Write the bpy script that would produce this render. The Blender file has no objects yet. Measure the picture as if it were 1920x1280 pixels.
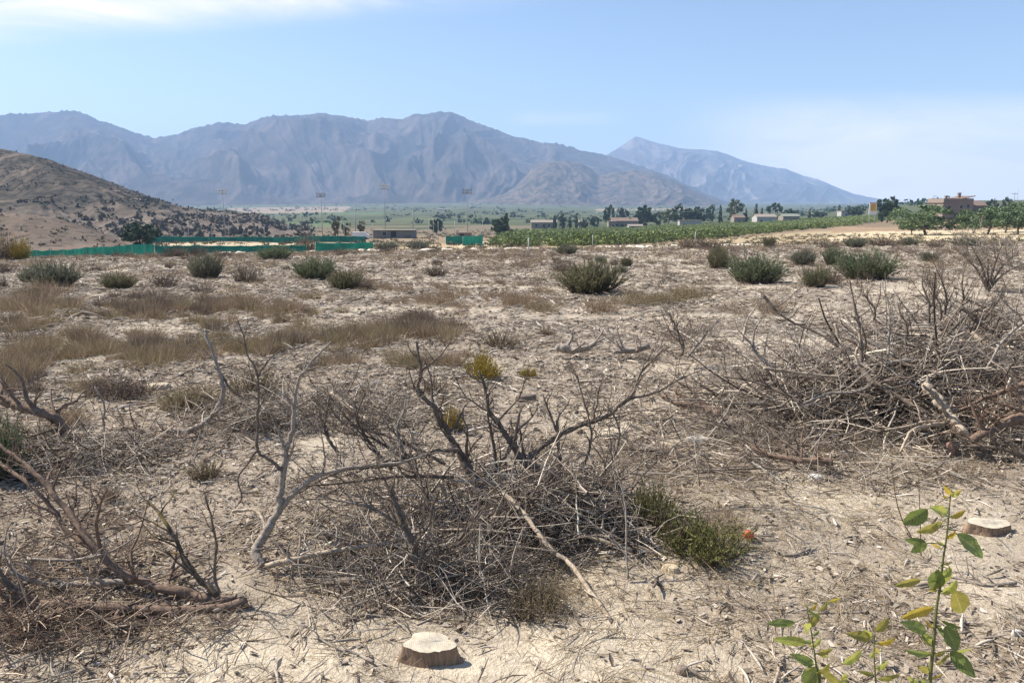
import bpy, math, random
import numpy as np
from mathutils import Vector, Matrix

SC = bpy.context.scene
COL = SC.collection
H = 2.2                      # eye height above the soil by the stumps
F = 1397.0                   # focal length in photo pixels (1920 wide)
PITCH = math.radians(10.3)
CP, SP = math.cos(PITCH), math.sin(PITCH)
RNG = np.random.default_rng(7)
rnd = random.Random(11)

# ------------------------------------------------------------------ camera geometry
def P(px, py, Y):
    """point of the world at forward distance Y seen at photo pixel px, py"""
    dx = (px - 960.0) / F; dz = -(py - 640.0) / F
    fy = CP + dz * SP; fz = -SP + dz * CP
    k = Y / fy
    return Vector((dx * k, Y, H + fz * k))

def proj(x, y, z):
    zz = z - H
    d = y * CP - zz * SP
    up = y * SP + zz * CP
    return 960 + F * x / d, 640 - F * up / d

def ppm(Y, z=0.0):
    """photo pixels per metre at distance Y"""
    return F / (Y * CP + (H - z) * SP)

# ------------------------------------------------------------------ noise
def _h(ix, iy, s):
    n = (ix.astype(np.int64) * 374761393 + iy.astype(np.int64) * 668265263 + s * 974711) & 0x7fffffff
    n = ((n ^ (n >> 13)) * 1274126177) & 0x7fffffff
    n = n ^ (n >> 16)
    return (n & 0xffff) / 65535.0

def vnoise(x, y, s=0):
    x = np.asarray(x, float); y = np.asarray(y, float)
    ix = np.floor(x); iy = np.floor(y); fx = x - ix; fy = y - iy
    fx = fx * fx * (3 - 2 * fx); fy = fy * fy * (3 - 2 * fy)
    a = _h(ix, iy, s); b = _h(ix + 1, iy, s); c = _h(ix, iy + 1, s); d = _h(ix + 1, iy + 1, s)
    return (a * (1 - fx) + b * fx) * (1 - fy) + (c * (1 - fx) + d * fx) * fy

def fbm(x, y, o=4, s=0, gain=.5):
    t = 0.0; a = 1.0; n = 0.0; f = 1.0
    for i in range(o):
        t = t + a * vnoise(np.asarray(x) * f + 17.3 * i, np.asarray(y) * f - 9.1 * i, s + i); n += a; a *= gain; f *= 2.03
    return t / n

def ridged(x, y, o=4, s=0, gain=.5):
    t = 0.0; a = 1.0; n = 0.0; f = 1.0
    for i in range(o):
        v = 1 - np.abs(2 * vnoise(np.asarray(x) * f + 7.7 * i, np.asarray(y) * f + 3.1 * i, s + i) - 1)
        t = t + a * v * v; n += a; a *= gain; f *= 2.1
    return t / n

# ------------------------------------------------------------------ terrain
_PX = np.array([-1300, -600, 0, 300, 620, 900, 1200, 1500, 1750, 1920, 2500, 3200], float)
_YY = np.array([80, 110, 150, 200, 280, 400, 700, 1200, 2200, 3200, 5200], float)
_ROWS = np.array([
    [500, 494, 482, 470, 456, 440, 420, 402, 392, 386, 380],
    [500, 494, 482, 470, 456, 440, 420, 402, 392, 386, 380],
    [499, 492, 478, 466, 453, 438, 418, 402, 392, 386, 380],
    [491, 486, 460, 450, 444, 436, 418, 402, 392, 385, 379],
    [482, 480, 459.5, 449, 441, 432, 415, 400, 390, 381, 375],
    [472, 469, 462, 448, 440, 432, 415, 400, 388, 379, 373],
    [464.5, 461, 456, 447, 438, 430, 414, 401, 391, 384, 378],
    [456, 449, 441, 433, 425, 418, 407, 398, 390, 385, 381],
    [452, 443, 433, 422, 410, 398, 377, 379, 381, 382, 382],
    [451, 441, 431, 420, 406, 392, 375, 378, 381, 382, 382],
    [451, 441, 431, 420, 406, 392, 375, 378, 381, 382, 382],
    [451, 441, 431, 420, 406, 392, 375, 378, 381, 382, 382]], float)
_U = (_PX - 960) / F * 0.985
EDGE = 62.0

def field(x, Y):
    s = np.clip(Y - 6, 0, None)
    return -0.022 * s + np.where(x < 0, .019, .010) * x * np.clip((Y - 6) / 25.0, 0, 1)

_ZT = np.zeros((len(_PX), len(_YY) + 1))
for i in range(len(_PX)):
    _ZT[i, 0] = field(np.float64(_U[i] * EDGE), np.float64(EDGE))
    for j in range(len(_YY)):
        _ZT[i, j + 1] = P(_PX[i], _ROWS[i, j], _YY[j]).z
_LY = np.log(np.concatenate([[EDGE], _YY]))

def gz(x, Y):
    x = np.asarray(x, float); Y = np.asarray(Y, float)
    zf = field(x, Y)
    u = np.clip(x / np.maximum(Y, 1.0), _U[0], _U[-1] - 1e-6)
    ly = np.clip(np.log(np.maximum(Y, EDGE)), _LY[0], _LY[-1] - 1e-6)
    i = np.clip(np.searchsorted(_U, u, 'right') - 1, 0, len(_U) - 2)
    j = np.clip(np.searchsorted(_LY, ly, 'right') - 1, 0, len(_LY) - 2)
    a = (u - _U[i]) / (_U[i + 1] - _U[i]); b = (ly - _LY[j]) / (_LY[j + 1] - _LY[j])
    zt = (_ZT[i, j] * (1 - a) + _ZT[i + 1, j] * a) * (1 - b) + (_ZT[i, j + 1] * (1 - a) + _ZT[i + 1, j + 1] * a) * b
    z = np.where(Y <= EDGE, zf, zt)
    z = z + (fbm(x * .8, Y * .8, 3, 5) - .5) * .10 * np.clip(1.2 - Y / 90, 0, 1)
    z = z + (fbm(x * 3.1, Y * 3.1, 2, 9) - .5) * .05 * np.clip(1 - Y / 40, 0, 1)
    z = z + (fbm(x * .06, Y * .06, 3, 21) - .5) * .9 * np.clip((Y - 64) / 60, 0, 1) * np.clip(2 - Y / 500, 0, 1)
    return z

def gzf(x, y):
    return float(gz(np.array([x]), np.array([y]))[0])

def G(px, py):
    """ground point seen at a photo pixel"""
    dx = (px - 960.0) / F; dz = -(py - 640.0) / F
    fy = CP + dz * SP; fz = -SP + dz * CP
    lo, hi = 1.2, 5000.0
    for n_ in (420, 60, 40):
        Y = np.geomspace(lo, hi, n_); X = dx / fy * Y; Z = H + fz / fy * Y
        b = np.nonzero(Z < gz(X, Y))[0]
        if len(b) == 0: return P(px, py, 3000)
        k = b[0]
        if k == 0: hi = Y[0] * 1.0001; break
        lo, hi = Y[k - 1], Y[k]
    X = dx / fy * hi
    return Vector((X, hi, gzf(X, hi)))

def at(px, Y):
    """ground point in the direction of photo column px at distance Y"""
    z = -2.0
    for _ in range(4):
        x = (px - 960) / F * (Y * CP + (H - z) * SP); z = gzf(x, Y)
    return Vector((x, Y, z))

def put(px, row_top, Y):
    p = at(px, Y)
    return p, P(px, row_top, Y).z - p.z

# ------------------------------------------------------------------ mesh building
class MB:
    def __init__(s): s.v = []; s.q = []; s.t = []; s.n = []; s.c = 0
    def add(s, v, q=None, t=None, n=None):
        v = np.asarray(v, float).reshape(-1, 3)
        s.v.append(v)
        if q is not None and len(q): s.q.append(np.asarray(q, int).reshape(-1, 4) + s.c)
        if t is not None and len(t): s.t.append(np.asarray(t, int).reshape(-1, 3) + s.c)
        if n is not None:
            for f in n: s.n.append([i + s.c for i in f])
        s.c += len(v)
        return s
    def box(s, x0, x1, y0, y1, z0, z1):
        v = [(x, y, z) for z in (z0, z1) for y in (y0, y1) for x in (x0, x1)]
        return s.add(v, q=[(0, 2, 3, 1), (4, 5, 7, 6), (0, 1, 5, 4), (2, 6, 7, 3), (0, 4, 6, 2), (1, 3, 7, 5)])
    def tubes(s, c, r, S=5, cap=False):
        c = np.asarray(c, float); r = np.asarray(r, float)
        if c.ndim == 2: c = c[None]; r = r[None]
        N, K, _ = c.shape
        t = np.gradient(c, axis=1); t /= np.linalg.norm(t, axis=2, keepdims=True) + 1e-9
        ref = RNG.normal(size=(N, 1, 3)); ref /= np.linalg.norm(ref, axis=2, keepdims=True)
        tm = t.mean(axis=1, keepdims=True)
        ref = ref - (ref * tm).sum(2, keepdims=True) * tm
        a = np.cross(t, np.broadcast_to(ref, t.shape)); a /= np.linalg.norm(a, axis=2, keepdims=True) + 1e-9
        b = np.cross(t, a)
        th = np.arange(S) / S * 2 * np.pi
        v = c[:, :, None] + r[:, :, None, None] * (a[:, :, None] * np.cos(th)[None, None, :, None] + b[:, :, None] * np.sin(th)[None, None, :, None])
        base = (np.arange(N) * K * S)[:, None, None] + (np.arange(K - 1) * S)[None, :, None]
        k = np.arange(S); k1 = (k + 1) % S
        q = np.stack([base + k, base + k1, base + S + k1, base + S + k], -1)
        n = None
        if cap:
            n = [list(range(i * K * S + S - 1, i * K * S - 1, -1)) for i in range(N)] + [list(range(i * K * S + (K - 1) * S, i * K * S + K * S)) for i in range(N)]
        return s.add(v, q=q, n=n)
    def blades(s, c, w):
        """flat tapering blades: c [N,K,3] spine, w [N] width"""
        N, K, _ = c.shape
        d = c[:, -1] - c[:, 0]
        side = np.cross(d, RNG.normal(size=(N, 3))); side /= np.linalg.norm(side, axis=1, keepdims=True) + 1e-9
        prof = np.linspace(1, .15, K)
        o = side[:, None] * (np.asarray(w).reshape(-1, 1) * prof[None])[:, :, None] * .5
        v = np.stack([c - o, c + o], 2)
        base = (np.arange(N) * K * 2)[:, None] + (np.arange(K - 1) * 2)[None]
        return s.add(v, q=np.stack([base, base + 1, base + 3, base + 2], -1))
    def cards(s, c, size, nrm=None, asp=.55):
        """loose leaf quads"""
        N = len(c)
        a = RNG.normal(size=(N, 3)); a /= np.linalg.norm(a, axis=1, keepdims=True)
        b = np.cross(a, RNG.normal(size=(N, 3))); b /= np.linalg.norm(b, axis=1, keepdims=True) + 1e-9
        size = np.broadcast_to(np.asarray(size, float), (N,))[:, None]
        v = np.stack([c - a * size, c - b * size * asp, c + a * size, c + b * size * asp], 1)
        return s.add(v, q=np.arange(N * 4).reshape(N, 4))
    def mesh(s, name, smooth=True):
        me = bpy.data.meshes.new(name)
        v = np.concatenate(s.v) if s.v else np.zeros((0, 3))
        q = np.concatenate(s.q) if s.q else np.zeros((0, 4), int)
        t = np.concatenate(s.t) if s.t else np.zeros((0, 3), int)
        lens = np.concatenate([np.full(len(q), 4), np.full(len(t), 3), np.array([len(f) for f in s.n], int)]).astype(np.int32)
        loops = np.concatenate([q.ravel(), t.ravel(), np.array([i for f in s.n for i in f], int)]).astype(np.int32)
        me.vertices.add(len(v)); me.vertices.foreach_set('co', v.astype(np.float32).ravel())
        me.loops.add(len(loops)); me.loops.foreach_set('vertex_index', loops)
        me.polygons.add(len(lens))
        me.polygons.foreach_set('loop_start', np.concatenate([[0], np.cumsum(lens)[:-1]]).astype(np.int32))
        me.update(calc_edges=True)
        me.polygons.foreach_set('use_smooth', np.full(len(lens), bool(smooth)))
        me.validate()
        return me
    def build(s, name, mat, parent=None, smooth=True, origin=None):
        if origin is not None:
            s.v = [v - np.array(origin) for v in s.v]
        return link(name, s.mesh(name, smooth), mat, parent, origin)

def link(name, me, mat, parent=None, loc=None):
    if mat is not None and not me.materials: me.materials.append(mat)
    o = bpy.data.objects.new(name, me); COL.objects.link(o)
    if parent is not None: o.parent = parent
    elif loc is not None: o.location = loc
    return o

def tag(o, label=None, cat=None, group=None, kind=None):
    if label: o['label'] = label
    if cat: o['category'] = cat
    if group: o['group'] = group
    if kind: o['kind'] = kind
    return o

def empty(name, loc, label, cat, group=None, rz=0.0):
    o = bpy.data.objects.new(name, None); COL.objects.link(o)
    o.location = loc; o.rotation_euler = (0, 0, rz); o.empty_display_size = .1
    return tag(o, label, cat, group)

def copy_tree(o, parent=None):
    c = o.copy(); COL.objects.link(c); c.parent = parent
    for ch in list(o.children): copy_tree(ch, c)
    return c

# ------------------------------------------------------------------ materials
def new_mat(name):
    m = bpy.data.materials.new(name); m.use_nodes = True
    nt = m.node_tree; nt.nodes.clear()
    out = nt.nodes.new('ShaderNodeOutputMaterial'); b = nt.nodes.new('ShaderNodeBsdfPrincipled')
    nt.links.new(b.outputs[0], out.inputs[0])
    b.inputs['Specular IOR Level'].default_value = .25
    return m, nt, b, out

def N(nt, typ, **kw):
    n = nt.nodes.new(typ)
    for k, v in kw.items():
        if k in n.inputs.keys(): n.inputs[k].default_value = v
        else: setattr(n, k, v)
    return n

def ramp(nt, fac, stops, interp='LINEAR'):
    r = nt.nodes.new('ShaderNodeValToRGB'); cr = r.color_ramp; cr.interpolation = interp
    while len(cr.elements) > 1: cr.elements.remove(cr.elements[-1])
    cr.elements[0].position = stops[0][0]; cr.elements[0].color = (*stops[0][1], 1)
    for p, c in stops[1:]:
        e = cr.elements.new(p); e.color = (*c, 1)
    nt.links.new(fac, r.inputs[0])
    return r.outputs[0]

def mixc(nt, fac, a, b, mode='MIX'):
    m = nt.nodes.new('ShaderNodeMix'); m.data_type = 'RGBA'; m.blend_type = mode
    for inp, val in ((m.inputs[0], fac), (m.inputs[6], a), (m.inputs[7], b)):
        if isinstance(val, (int, float)): inp.default_value = val
        elif isinstance(val, tuple): inp.default_value = (*val, 1)
        else: nt.links.new(val, inp)
    return m.outputs[2]

def noise(nt, scale, detail=4, rough=.55, vec=None, dist=0.0):
    n = N(nt, 'ShaderNodeTexNoise'); n.inputs['Scale'].default_value = scale
    n.inputs['Detail'].default_value = detail; n.inputs['Roughness'].default_value = rough; n.inputs['Distortion'].default_value = dist
    if vec is not None: nt.links.new(vec, n.inputs['Vector'])
    return n.outputs[0]

def objco(nt): return nt.nodes.new('ShaderNodeTexCoord').outputs['Object']
def geoco(nt): return nt.nodes.new('ShaderNodeNewGeometry').outputs['Position']

def bump(nt, b, h, strength=.5, dist=.02):
    bp = nt.nodes.new('ShaderNodeBump'); bp.inputs['Strength'].default_value = strength; bp.inputs['Distance'].default_value = dist
    nt.links.new(h, bp.inputs['Height']); nt.links.new(bp.outputs[0], b.inputs['Normal'])

def island_mat(name, stops, rough=.85, translucent=0.0, spec=.2, nscale=None):
    """colour varies from piece to piece (leaf, blade, twig)"""
    m, nt, b, out = new_mat(name)
    g = nt.nodes.new('ShaderNodeNewGeometry')
    c = ramp(nt, g.outputs['Random Per Island'], stops)
    if nscale:
        v = noise(nt, nscale, 3, .6, geoco(nt))
        c = mixc(nt, ramp(nt, v, [(.35, (0, 0, 0)), (.65, (1, 1, 1))]), mixc(nt, 1.0, c, (.72, .72, .72), 'MULTIPLY'), mixc(nt, 1.0, c, (1.2, 1.16, 1.1), 'MULTIPLY'))
    nt.links.new(c, b.inputs['Base Color']); b.inputs['Roughness'].default_value = rough
    b.inputs['Specular IOR Level'].default_value = spec
    if translucent:
        t = nt.nodes.new('ShaderNodeBsdfTranslucent'); nt.links.new(c, t.inputs[0])
        mx = nt.nodes.new('ShaderNodeMixShader'); mx.inputs[0].default_value = translucent
        nt.links.new(b.outputs[0], mx.inputs[1]); nt.links.new(t.outputs[0], mx.inputs[2]); nt.links.new(mx.outputs[0], out.inputs[0])
    return m

def plain_mat(name, col, rough=.7, var=.15, scale=3.0, bumpd=0.0, metal=0.0):
    m, nt, b, out = new_mat(name)
    v = noise(nt, scale, 4, .6, geoco(nt))
    lo = tuple(c * (1 - var) for c in col); hi = tuple(min(1, c * (1 + var)) for c in col)
    nt.links.new(ramp(nt, v, [(.3, lo), (.7, hi)]), b.inputs['Base Color'])
    b.inputs['Roughness'].default_value = rough; b.inputs['Metallic'].default_value = metal
    if bumpd: bump(nt, b, v, .6, bumpd)
    return m

def bark_mat(name, dark, light, pale=None, scale=30):
    m, nt, b, out = new_mat(name)
    co = geoco(nt)
    c = ramp(nt, noise(nt, scale, 5, .65, co, .6), [(.3, dark), (.66, light)])
    if pale:
        c = mixc(nt, ramp(nt, noise(nt, 5.0, 4, .6, co), [(.5, (0, 0, 0)), (.62, (1, 1, 1))]), c, pale)
    g = nt.nodes.new('ShaderNodeNewGeometry')
    c = mixc(nt, .75, c, ramp(nt, g.outputs['Random Per Island'], [(0, (.62, .6, .6)), (.6, (1, 1, 1)), (1, (1.0, .95, .88))]), 'MULTIPLY')
    nt.links.new(c, b.inputs['Base Color']); b.inputs['Roughness'].default_value = .9
    bump(nt, b, noise(nt, scale * 2.2, 4, .7, co), .7, .006)
    return m
SKY_STRENGTH, SKY_DUST, SUN_ENERGY, EXPOSURE = .092, 1.0, 5.0, .87
CLOUD, CLOUD_COL = 1.0, (8.6, 7.9, 7.2)
HAZE, HAZE_COL = 1.6e-4, (.46, .655, 1.0)
DENOISE = True
# ================================================================== sky, sun, camera
SUN_EL, SUN_AZ = math.radians(47), math.radians(-68)
w = bpy.data.worlds.new("World"); SC.world = w; w.use_nodes = True
nt = w.node_tree; nt.nodes.clear()
wo = nt.nodes.new('ShaderNodeOutputWorld'); bg = nt.nodes.new('ShaderNodeBackground'); bg.inputs[1].default_value = SKY_STRENGTH
sky = nt.nodes.new('ShaderNodeTexSky'); sky.sky_type = 'NISHITA'; sky.sun_disc = False
sky.sun_elevation = SUN_EL; sky.sun_rotation = SUN_AZ; sky.altitude = 300; sky.air_density = 1.0; sky.dust_density = SKY_DUST; sky.ozone_density = 2.6
# thin wisps of cirrus, low and high
tc = nt.nodes.new('ShaderNodeTexCoord')
sep = nt.nodes.new('ShaderNodeSeparateXYZ'); nt.links.new(tc.outputs['Generated'], sep.inputs[0])
def mth(op, a, b=None, clamp=False):
    m = nt.nodes.new('ShaderNodeMath'); m.operation = op; m.use_clamp = clamp
    for i, v in enumerate((a, b)):
        if v is None: continue
        if isinstance(v, (int, float)): m.inputs[i].default_value = v
        else: nt.links.new(v, m.inputs[i])
    return m.outputs[0]
ysafe = mth('MAXIMUM', sep.outputs[1], .12)
az = mth('DIVIDE', sep.outputs[0], ysafe); el = mth('DIVIDE', sep.outputs[2], ysafe)
cmb = nt.nodes.new('ShaderNodeCombineXYZ'); nt.links.new(az, cmb.inputs[0]); nt.links.new(mth('MULTIPLY', el, 4.2), cmb.inputs[1])
n1 = noise(nt, 2.6, 7, .62, cmb.outputs[0], .8)
def band(v, a, b, c, d):
    m = nt.nodes.new('ShaderNodeMapRange'); m.inputs[1].default_value = a; m.inputs[2].default_value = b; m.interpolation_type = 'SMOOTHSTEP'; nt.links.new(v, m.inputs[0])
    k = nt.nodes.new('ShaderNodeMapRange'); k.inputs[1].default_value = c; k.inputs[2].default_value = d; k.inputs[3].default_value = 1; k.inputs[4].default_value = 0; k.interpolation_type = 'SMOOTHSTEP'; nt.links.new(v, k.inputs[0])
    return mth('MULTIPLY', m.outputs[0], k.outputs[0])
tilt = mth('ADD', el, mth('MULTIPLY', az, -.075))
high = mth('MULTIPLY', band(tilt, .238, .285, .36, .48), band(az, -1.5, -.8, -.18, .12))
low = mth('MULTIPLY', band(el, -.08, .02, .08, .155), band(az, .18, .42, 1.0, 1.6))
spot = mth('MULTIPLY', band(el, .098, .108, .112, .125), band(az, -.02, .03, .10, .17))
cl = mth('ADD', mth('MULTIPLY', high, 1.15), mth('ADD', mth('MULTIPLY', low, .95), mth('MULTIPLY', spot, .22)))
thr = nt.nodes.new('ShaderNodeMapRange'); thr.inputs[1].default_value = .33; thr.inputs[2].default_value = .66; nt.links.new(n1, thr.inputs[0])
cf = mth('ADD', mth('MULTIPLY', mth('MULTIPLY', cl, thr.outputs[0]), CLOUD), mth('MULTIPLY', low, .6), True)
skycol = mixc(nt, cf, sky.outputs[0], CLOUD_COL)
nt.links.new(skycol, bg.inputs[0]); nt.links.new(bg.outputs[0], wo.inputs[0])

sd = Vector((math.sin(SUN_AZ) * math.cos(SUN_EL), math.cos(SUN_AZ) * math.cos(SUN_EL), math.sin(SUN_EL)))
sl = bpy.data.lights.new('sun', 'SUN'); sl.energy = SUN_ENERGY; sl.angle = math.radians(.55); sl.color = (1, .93, .82)
so = bpy.data.objects.new('sun', sl); COL.objects.link(so); so.rotation_mode = 'QUATERNION'; so.rotation_quaternion = sd.to_track_quat('Z', 'Y'); so.location = (-30, 20, 60)

cam = bpy.data.cameras.new('camera'); co_ = bpy.data.objects.new('camera', cam); COL.objects.link(co_)
co_.location = (0, 0, H); co_.rotation_euler = (math.pi / 2 - PITCH, 0, 0)
cam.sensor_width = 36; cam.lens = 36 * F / 1920; cam.clip_end = 60000; cam.clip_start = .05
SC.camera = co_

# ================================================================== ground
def pts_in(px, py, poly):
    ins = np.zeros(px.shape, bool); n = len(poly)
    for i in range(n):
        x1, y1 = poly[i]; x2, y2 = poly[(i + 1) % n]
        c = ((y1 > py) != (y2 > py)) & (px < (x2 - x1) * (py - y1) / ((y2 - y1) if y2 != y1 else 1e-9) + x1)
        ins ^= c
    return ins

def litter_density(px, py, Y):
    d = np.ones_like(px)
    for cx, cy_, rx, ry, k in [(610, 830, 70, 30, .12), (560, 875, 90, 28, .25), (1140, 812, 50, 14, .15), (650, 940, 90, 25, .3), (780, 850, 60, 20, .4), (400, 1230, 95, 45, .22), (430, 1080, 40, 45, .45), (1450, 1080, 220, 50, .48),
                           (1300, 1230, 300, 60, .40), (1790, 1000, 160, 60, .22), (1850, 1120, 160, 60, .3), (950, 1260, 200, 40, .3), (1750, 545, 240, 20, .25), (1240, 690, 90, 18, .35), (1180, 790, 170, 40, .45), (1320, 690, 80, 16, .4),
                           (230, 850, 60, 12, .5), (330, 770, 110, 14, .5), (1640, 930, 200, 40, .6), (1000, 745, 50, 15, .5), (560, 1240, 120, 40, .45), (1500, 950, 220, 40, .45)]:
        q = ((px - cx) / rx) ** 2 + ((py - cy_) / ry) ** 2
        d *= 1 - (1 - k) * np.exp(-q * .9)
    d *= np.where(px > 1150, .97, 1.0)
    return d

def land_use(px, py, Y, x):
    """albedo of the land: soil in the near field, other uses beyond"""
    c = np.zeros(px.shape + (3,)); dn = np.clip(litter_density(px, py, Y) * np.clip(.55 + (fbm(x * .55, Y * .55, 3, 31) - .36) * 3.2, .15, 1.1), 0, 1)[..., None]
    lf_ = np.clip((860 - px) / 200, 0, 1) * np.clip((py - 640) / 60, 0, 1) * np.clip((1180 - py) / 40, 0, 1); dn[..., 0] = np.clip(dn[..., 0] * (1 + .5 * lf_) + .12 * lf_, 0, 1)
    c[:] = np.array([.58, .50, .385]) * (1 - dn) + np.array([.345, .285, .222]) * dn
    nz = fbm(x * .02, Y * .02, 4, 41)
    far = Y > 66
    c[far] = (.25, .19, .125)
    sand = (.53, .43, .285)
    def paint(poly, col): c[pts_in(px, py, poly) & far] = col
    plain = Y > 255
    c[plain & (px < 1560)] = (.075, .088, .042)
    c[plain & (px < 1560) & (nz > .55)] = (.10, .11, .055)
    c[plain & (px < 1560) & (nz < .40)] = (.055, .072, .034)
    c[(Y > 255) & (Y < 420) & (px < 1010)] = (.17, .135, .09)
    c[(Y > 420) & (Y < 520) & (px < 1000) & (nz > .46)] = (.16, .13, .085)
    c[(Y > 300) & (px >= 1560)] = (.085, .095, .05)
    c[(Y > 200) & (Y <= 300) & (px >= 1560)] = (.20, .15, .10)
    # bare fields, tracks and sand of the middle distance
    paint([(420, 390), (660, 387), (640, 400), (470, 401)], (.25, .20, .145))
    paint([(1120, 392), (1300, 391), (1310, 394), (1120, 395)], (.30, .25, .17))
    paint([(560, 399), (720, 397), (720, 402), (560, 404)], (.09, .125, .055))
    paint([(500, 418), (640, 414), (640, 424), (500, 424)], (.095, .135, .055))
    paint([(860, 458), (905, 452), (940, 452), (960, 475), (840, 475)], sand)
    paint([(690, 462), (860, 455), (860, 475), (690, 475)], (.40, .31, .20))
    paint([(300, 455.5), (640, 455.5), (640, 461.5), (280, 461.5)], (.46, .38, .26))
    paint([(960, 463), (1240, 458), (1500, 436), (1620, 430), (1620, 441), (1500, 452), (1240, 480), (960, 480)], (.36, .285, .18))
    paint([(1540, 452), (1570, 438), (1640, 434), (1960, 428), (2300, 428), (2300, 450), (1700, 451)], sand)
    paint([(1560, 424), (1700, 428), (1960, 424), (1960, 430), (1640, 434), (1560, 436)], (.29, .205, .135))
    paint([(1770, 396), (1830, 396), (1850, 425), (1770, 425)], (.28, .19, .12))
    return c

ys = np.concatenate([np.linspace(-9, .4, 14), np.geomspace(.55, 5200, 560)])
us = np.concatenate([np.linspace(-1.32, -.80, 24), np.linspace(-.79, .79, 400), np.linspace(.80, 1.32, 24)])
UU, YG = np.meshgrid(us, ys)
XG = UU * (np.maximum(YG, 0) + .6 + 5.5 * np.exp(-np.maximum(YG, 0) / 3.0))
ZG = gz(XG, YG)
vis = YG > 1.0
pxg, pyg = proj(XG, np.where(vis, YG, 1.0), ZG)
lc = land_use(pxg, pyg, YG, XG)
nr, nc = XG.shape
idx = np.arange(nr * nc).reshape(nr, nc)
gq = np.stack([idx[:-1, :-1], idx[:-1, 1:], idx[1:, 1:], idx[1:, :-1]], -1).reshape(-1, 4)
mb = MB().add(np.stack([XG, YG, ZG], -1), q=gq)
gm = mb.mesh('ground')
ca = gm.color_attributes.new('landuse', 'FLOAT_COLOR', 'POINT')
ca.data.foreach_set('color', np.concatenate([lc.reshape(-1, 3), np.ones((nr * nc, 1))], 1).astype(np.float32).ravel())

m, nt, b, out = new_mat('dry_soil')
co = geoco(nt)
at_ = nt.nodes.new('ShaderNodeAttribute'); at_.attribute_name = 'landuse'
base = at_.outputs['Color']
v1 = noise(nt, .35, 5, .6, co); v2 = noise(nt, 4.0, 5, .65, co); v3 = noise(nt, 38.0, 4, .7, co)
c = mixc(nt, 1.0, base, ramp(nt, v1, [(.28, (.84, .83, .82)), (.5, (1.0, 1.0, .99)), (.72, (1.16, 1.15, 1.12))]), 'MULTIPLY')
c = mixc(nt, 1.0, c, ramp(nt, v2, [(.3, (.80, .79, .78)), (.52, (1.02, 1.02, 1.02)), (.72, (1.16, 1.16, 1.15))]), 'MULTIPLY')
c = mixc(nt, .8, c, ramp(nt, v3, [(.32, (.74, .72, .70)), (.5, (1, 1, 1)), (.7, (1.16, 1.15, 1.13))]), 'MULTIPLY')
# fine splinters and bark crumbs trodden into the soil
vo = N(nt, 'ShaderNodeTexVoronoi'); vo.inputs['Scale'].default_value = 26
mp = nt.nodes.new('ShaderNodeMapping'); mp.inputs['Scale'].default_value = (.55, 1.5, 1); mp.inputs['Rotation'].default_value = (0, 0, .5)
wv = N(nt, 'ShaderNodeTexNoise'); wv.inputs['Scale'].default_value = 3.0; nt.links.new(co, wv.inputs['Vector'])
nt.links.new(mixc(nt, .12, co, wv.outputs['Color'], 'ADD'), mp.inputs['Vector']); nt.links.new(mp.outputs[0], vo.inputs['Vector'])
sp = nt.nodes.new('ShaderNodeSeparateColor'); nt.links.new(vo.outputs['Color'], sp.inputs[0])
chip = ramp(nt, sp.outputs[0], [(0, (.12, .095, .075)), (.3, (.23, .20, .17)), (.6, (.38, .34, .30)), (.86, (.62, .58, .52))], 'CONSTANT')
amount = mth_ = ramp(nt, noise(nt, .45, 5, .62, co), [(.36, (.05,) * 3), (.56, (.85,) * 3)])
pick = ramp(nt, sp.outputs[1], [(.0, (1,) * 3), (.5, (1,) * 3), (.56, (0,) * 3)])
sx = nt.nodes.new('ShaderNodeSeparateXYZ'); nt.links.new(co, sx.inputs[0])
nearf = nt.nodes.new('ShaderNodeMapRange'); nearf.inputs[1].default_value = 62; nearf.inputs[2].default_value = 66; nearf.inputs[3].default_value = .9; nearf.inputs[4].default_value = 0; nt.links.new(sx.outputs[1], nearf.inputs[0])
f1 = nt.nodes.new('ShaderNodeMath'); f1.operation = 'MULTIPLY'; nt.links.new(amount, f1.inputs[0]); nt.links.new(pick, f1.inputs[1])
f2 = nt.nodes.new('ShaderNodeMath'); f2.operation = 'MULTIPLY'; nt.links.new(f1.outputs[0], f2.inputs[0]); nt.links.new(nearf.outputs[0], f2.inputs[1])
nf = nt.nodes.new('ShaderNodeMapRange'); nf.inputs[1].default_value = 4; nf.inputs[2].default_value = 14; nf.inputs[3].default_value = .12; nf.inputs[4].default_value = 1; nt.links.new(sx.outputs[1], nf.inputs[0])
f3 = nt.nodes.new('ShaderNodeMath'); f3.operation = 'MULTIPLY'; nt.links.new(f2.outputs[0], f3.inputs[0]); nt.links.new(nf.outputs[0], f3.inputs[1])
c = mixc(nt, f3.outputs[0], c, chip)
nt.links.new(c, b.inputs['Base Color']); b.inputs['Roughness'].default_value = .95; b.inputs['Specular IOR Level'].default_value = .12
hh = nt.nodes.new('ShaderNodeMath'); hh.operation = 'ADD'; nt.links.new(v2, hh.inputs[0]); nt.links.new(v3, hh.inputs[1])
bump(nt, b, hh.outputs[0], .75, .035)
tag(link('ground', gm, m), 'pale sandy soil of the cleared field and the plain beyond', kind='structure')

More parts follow.
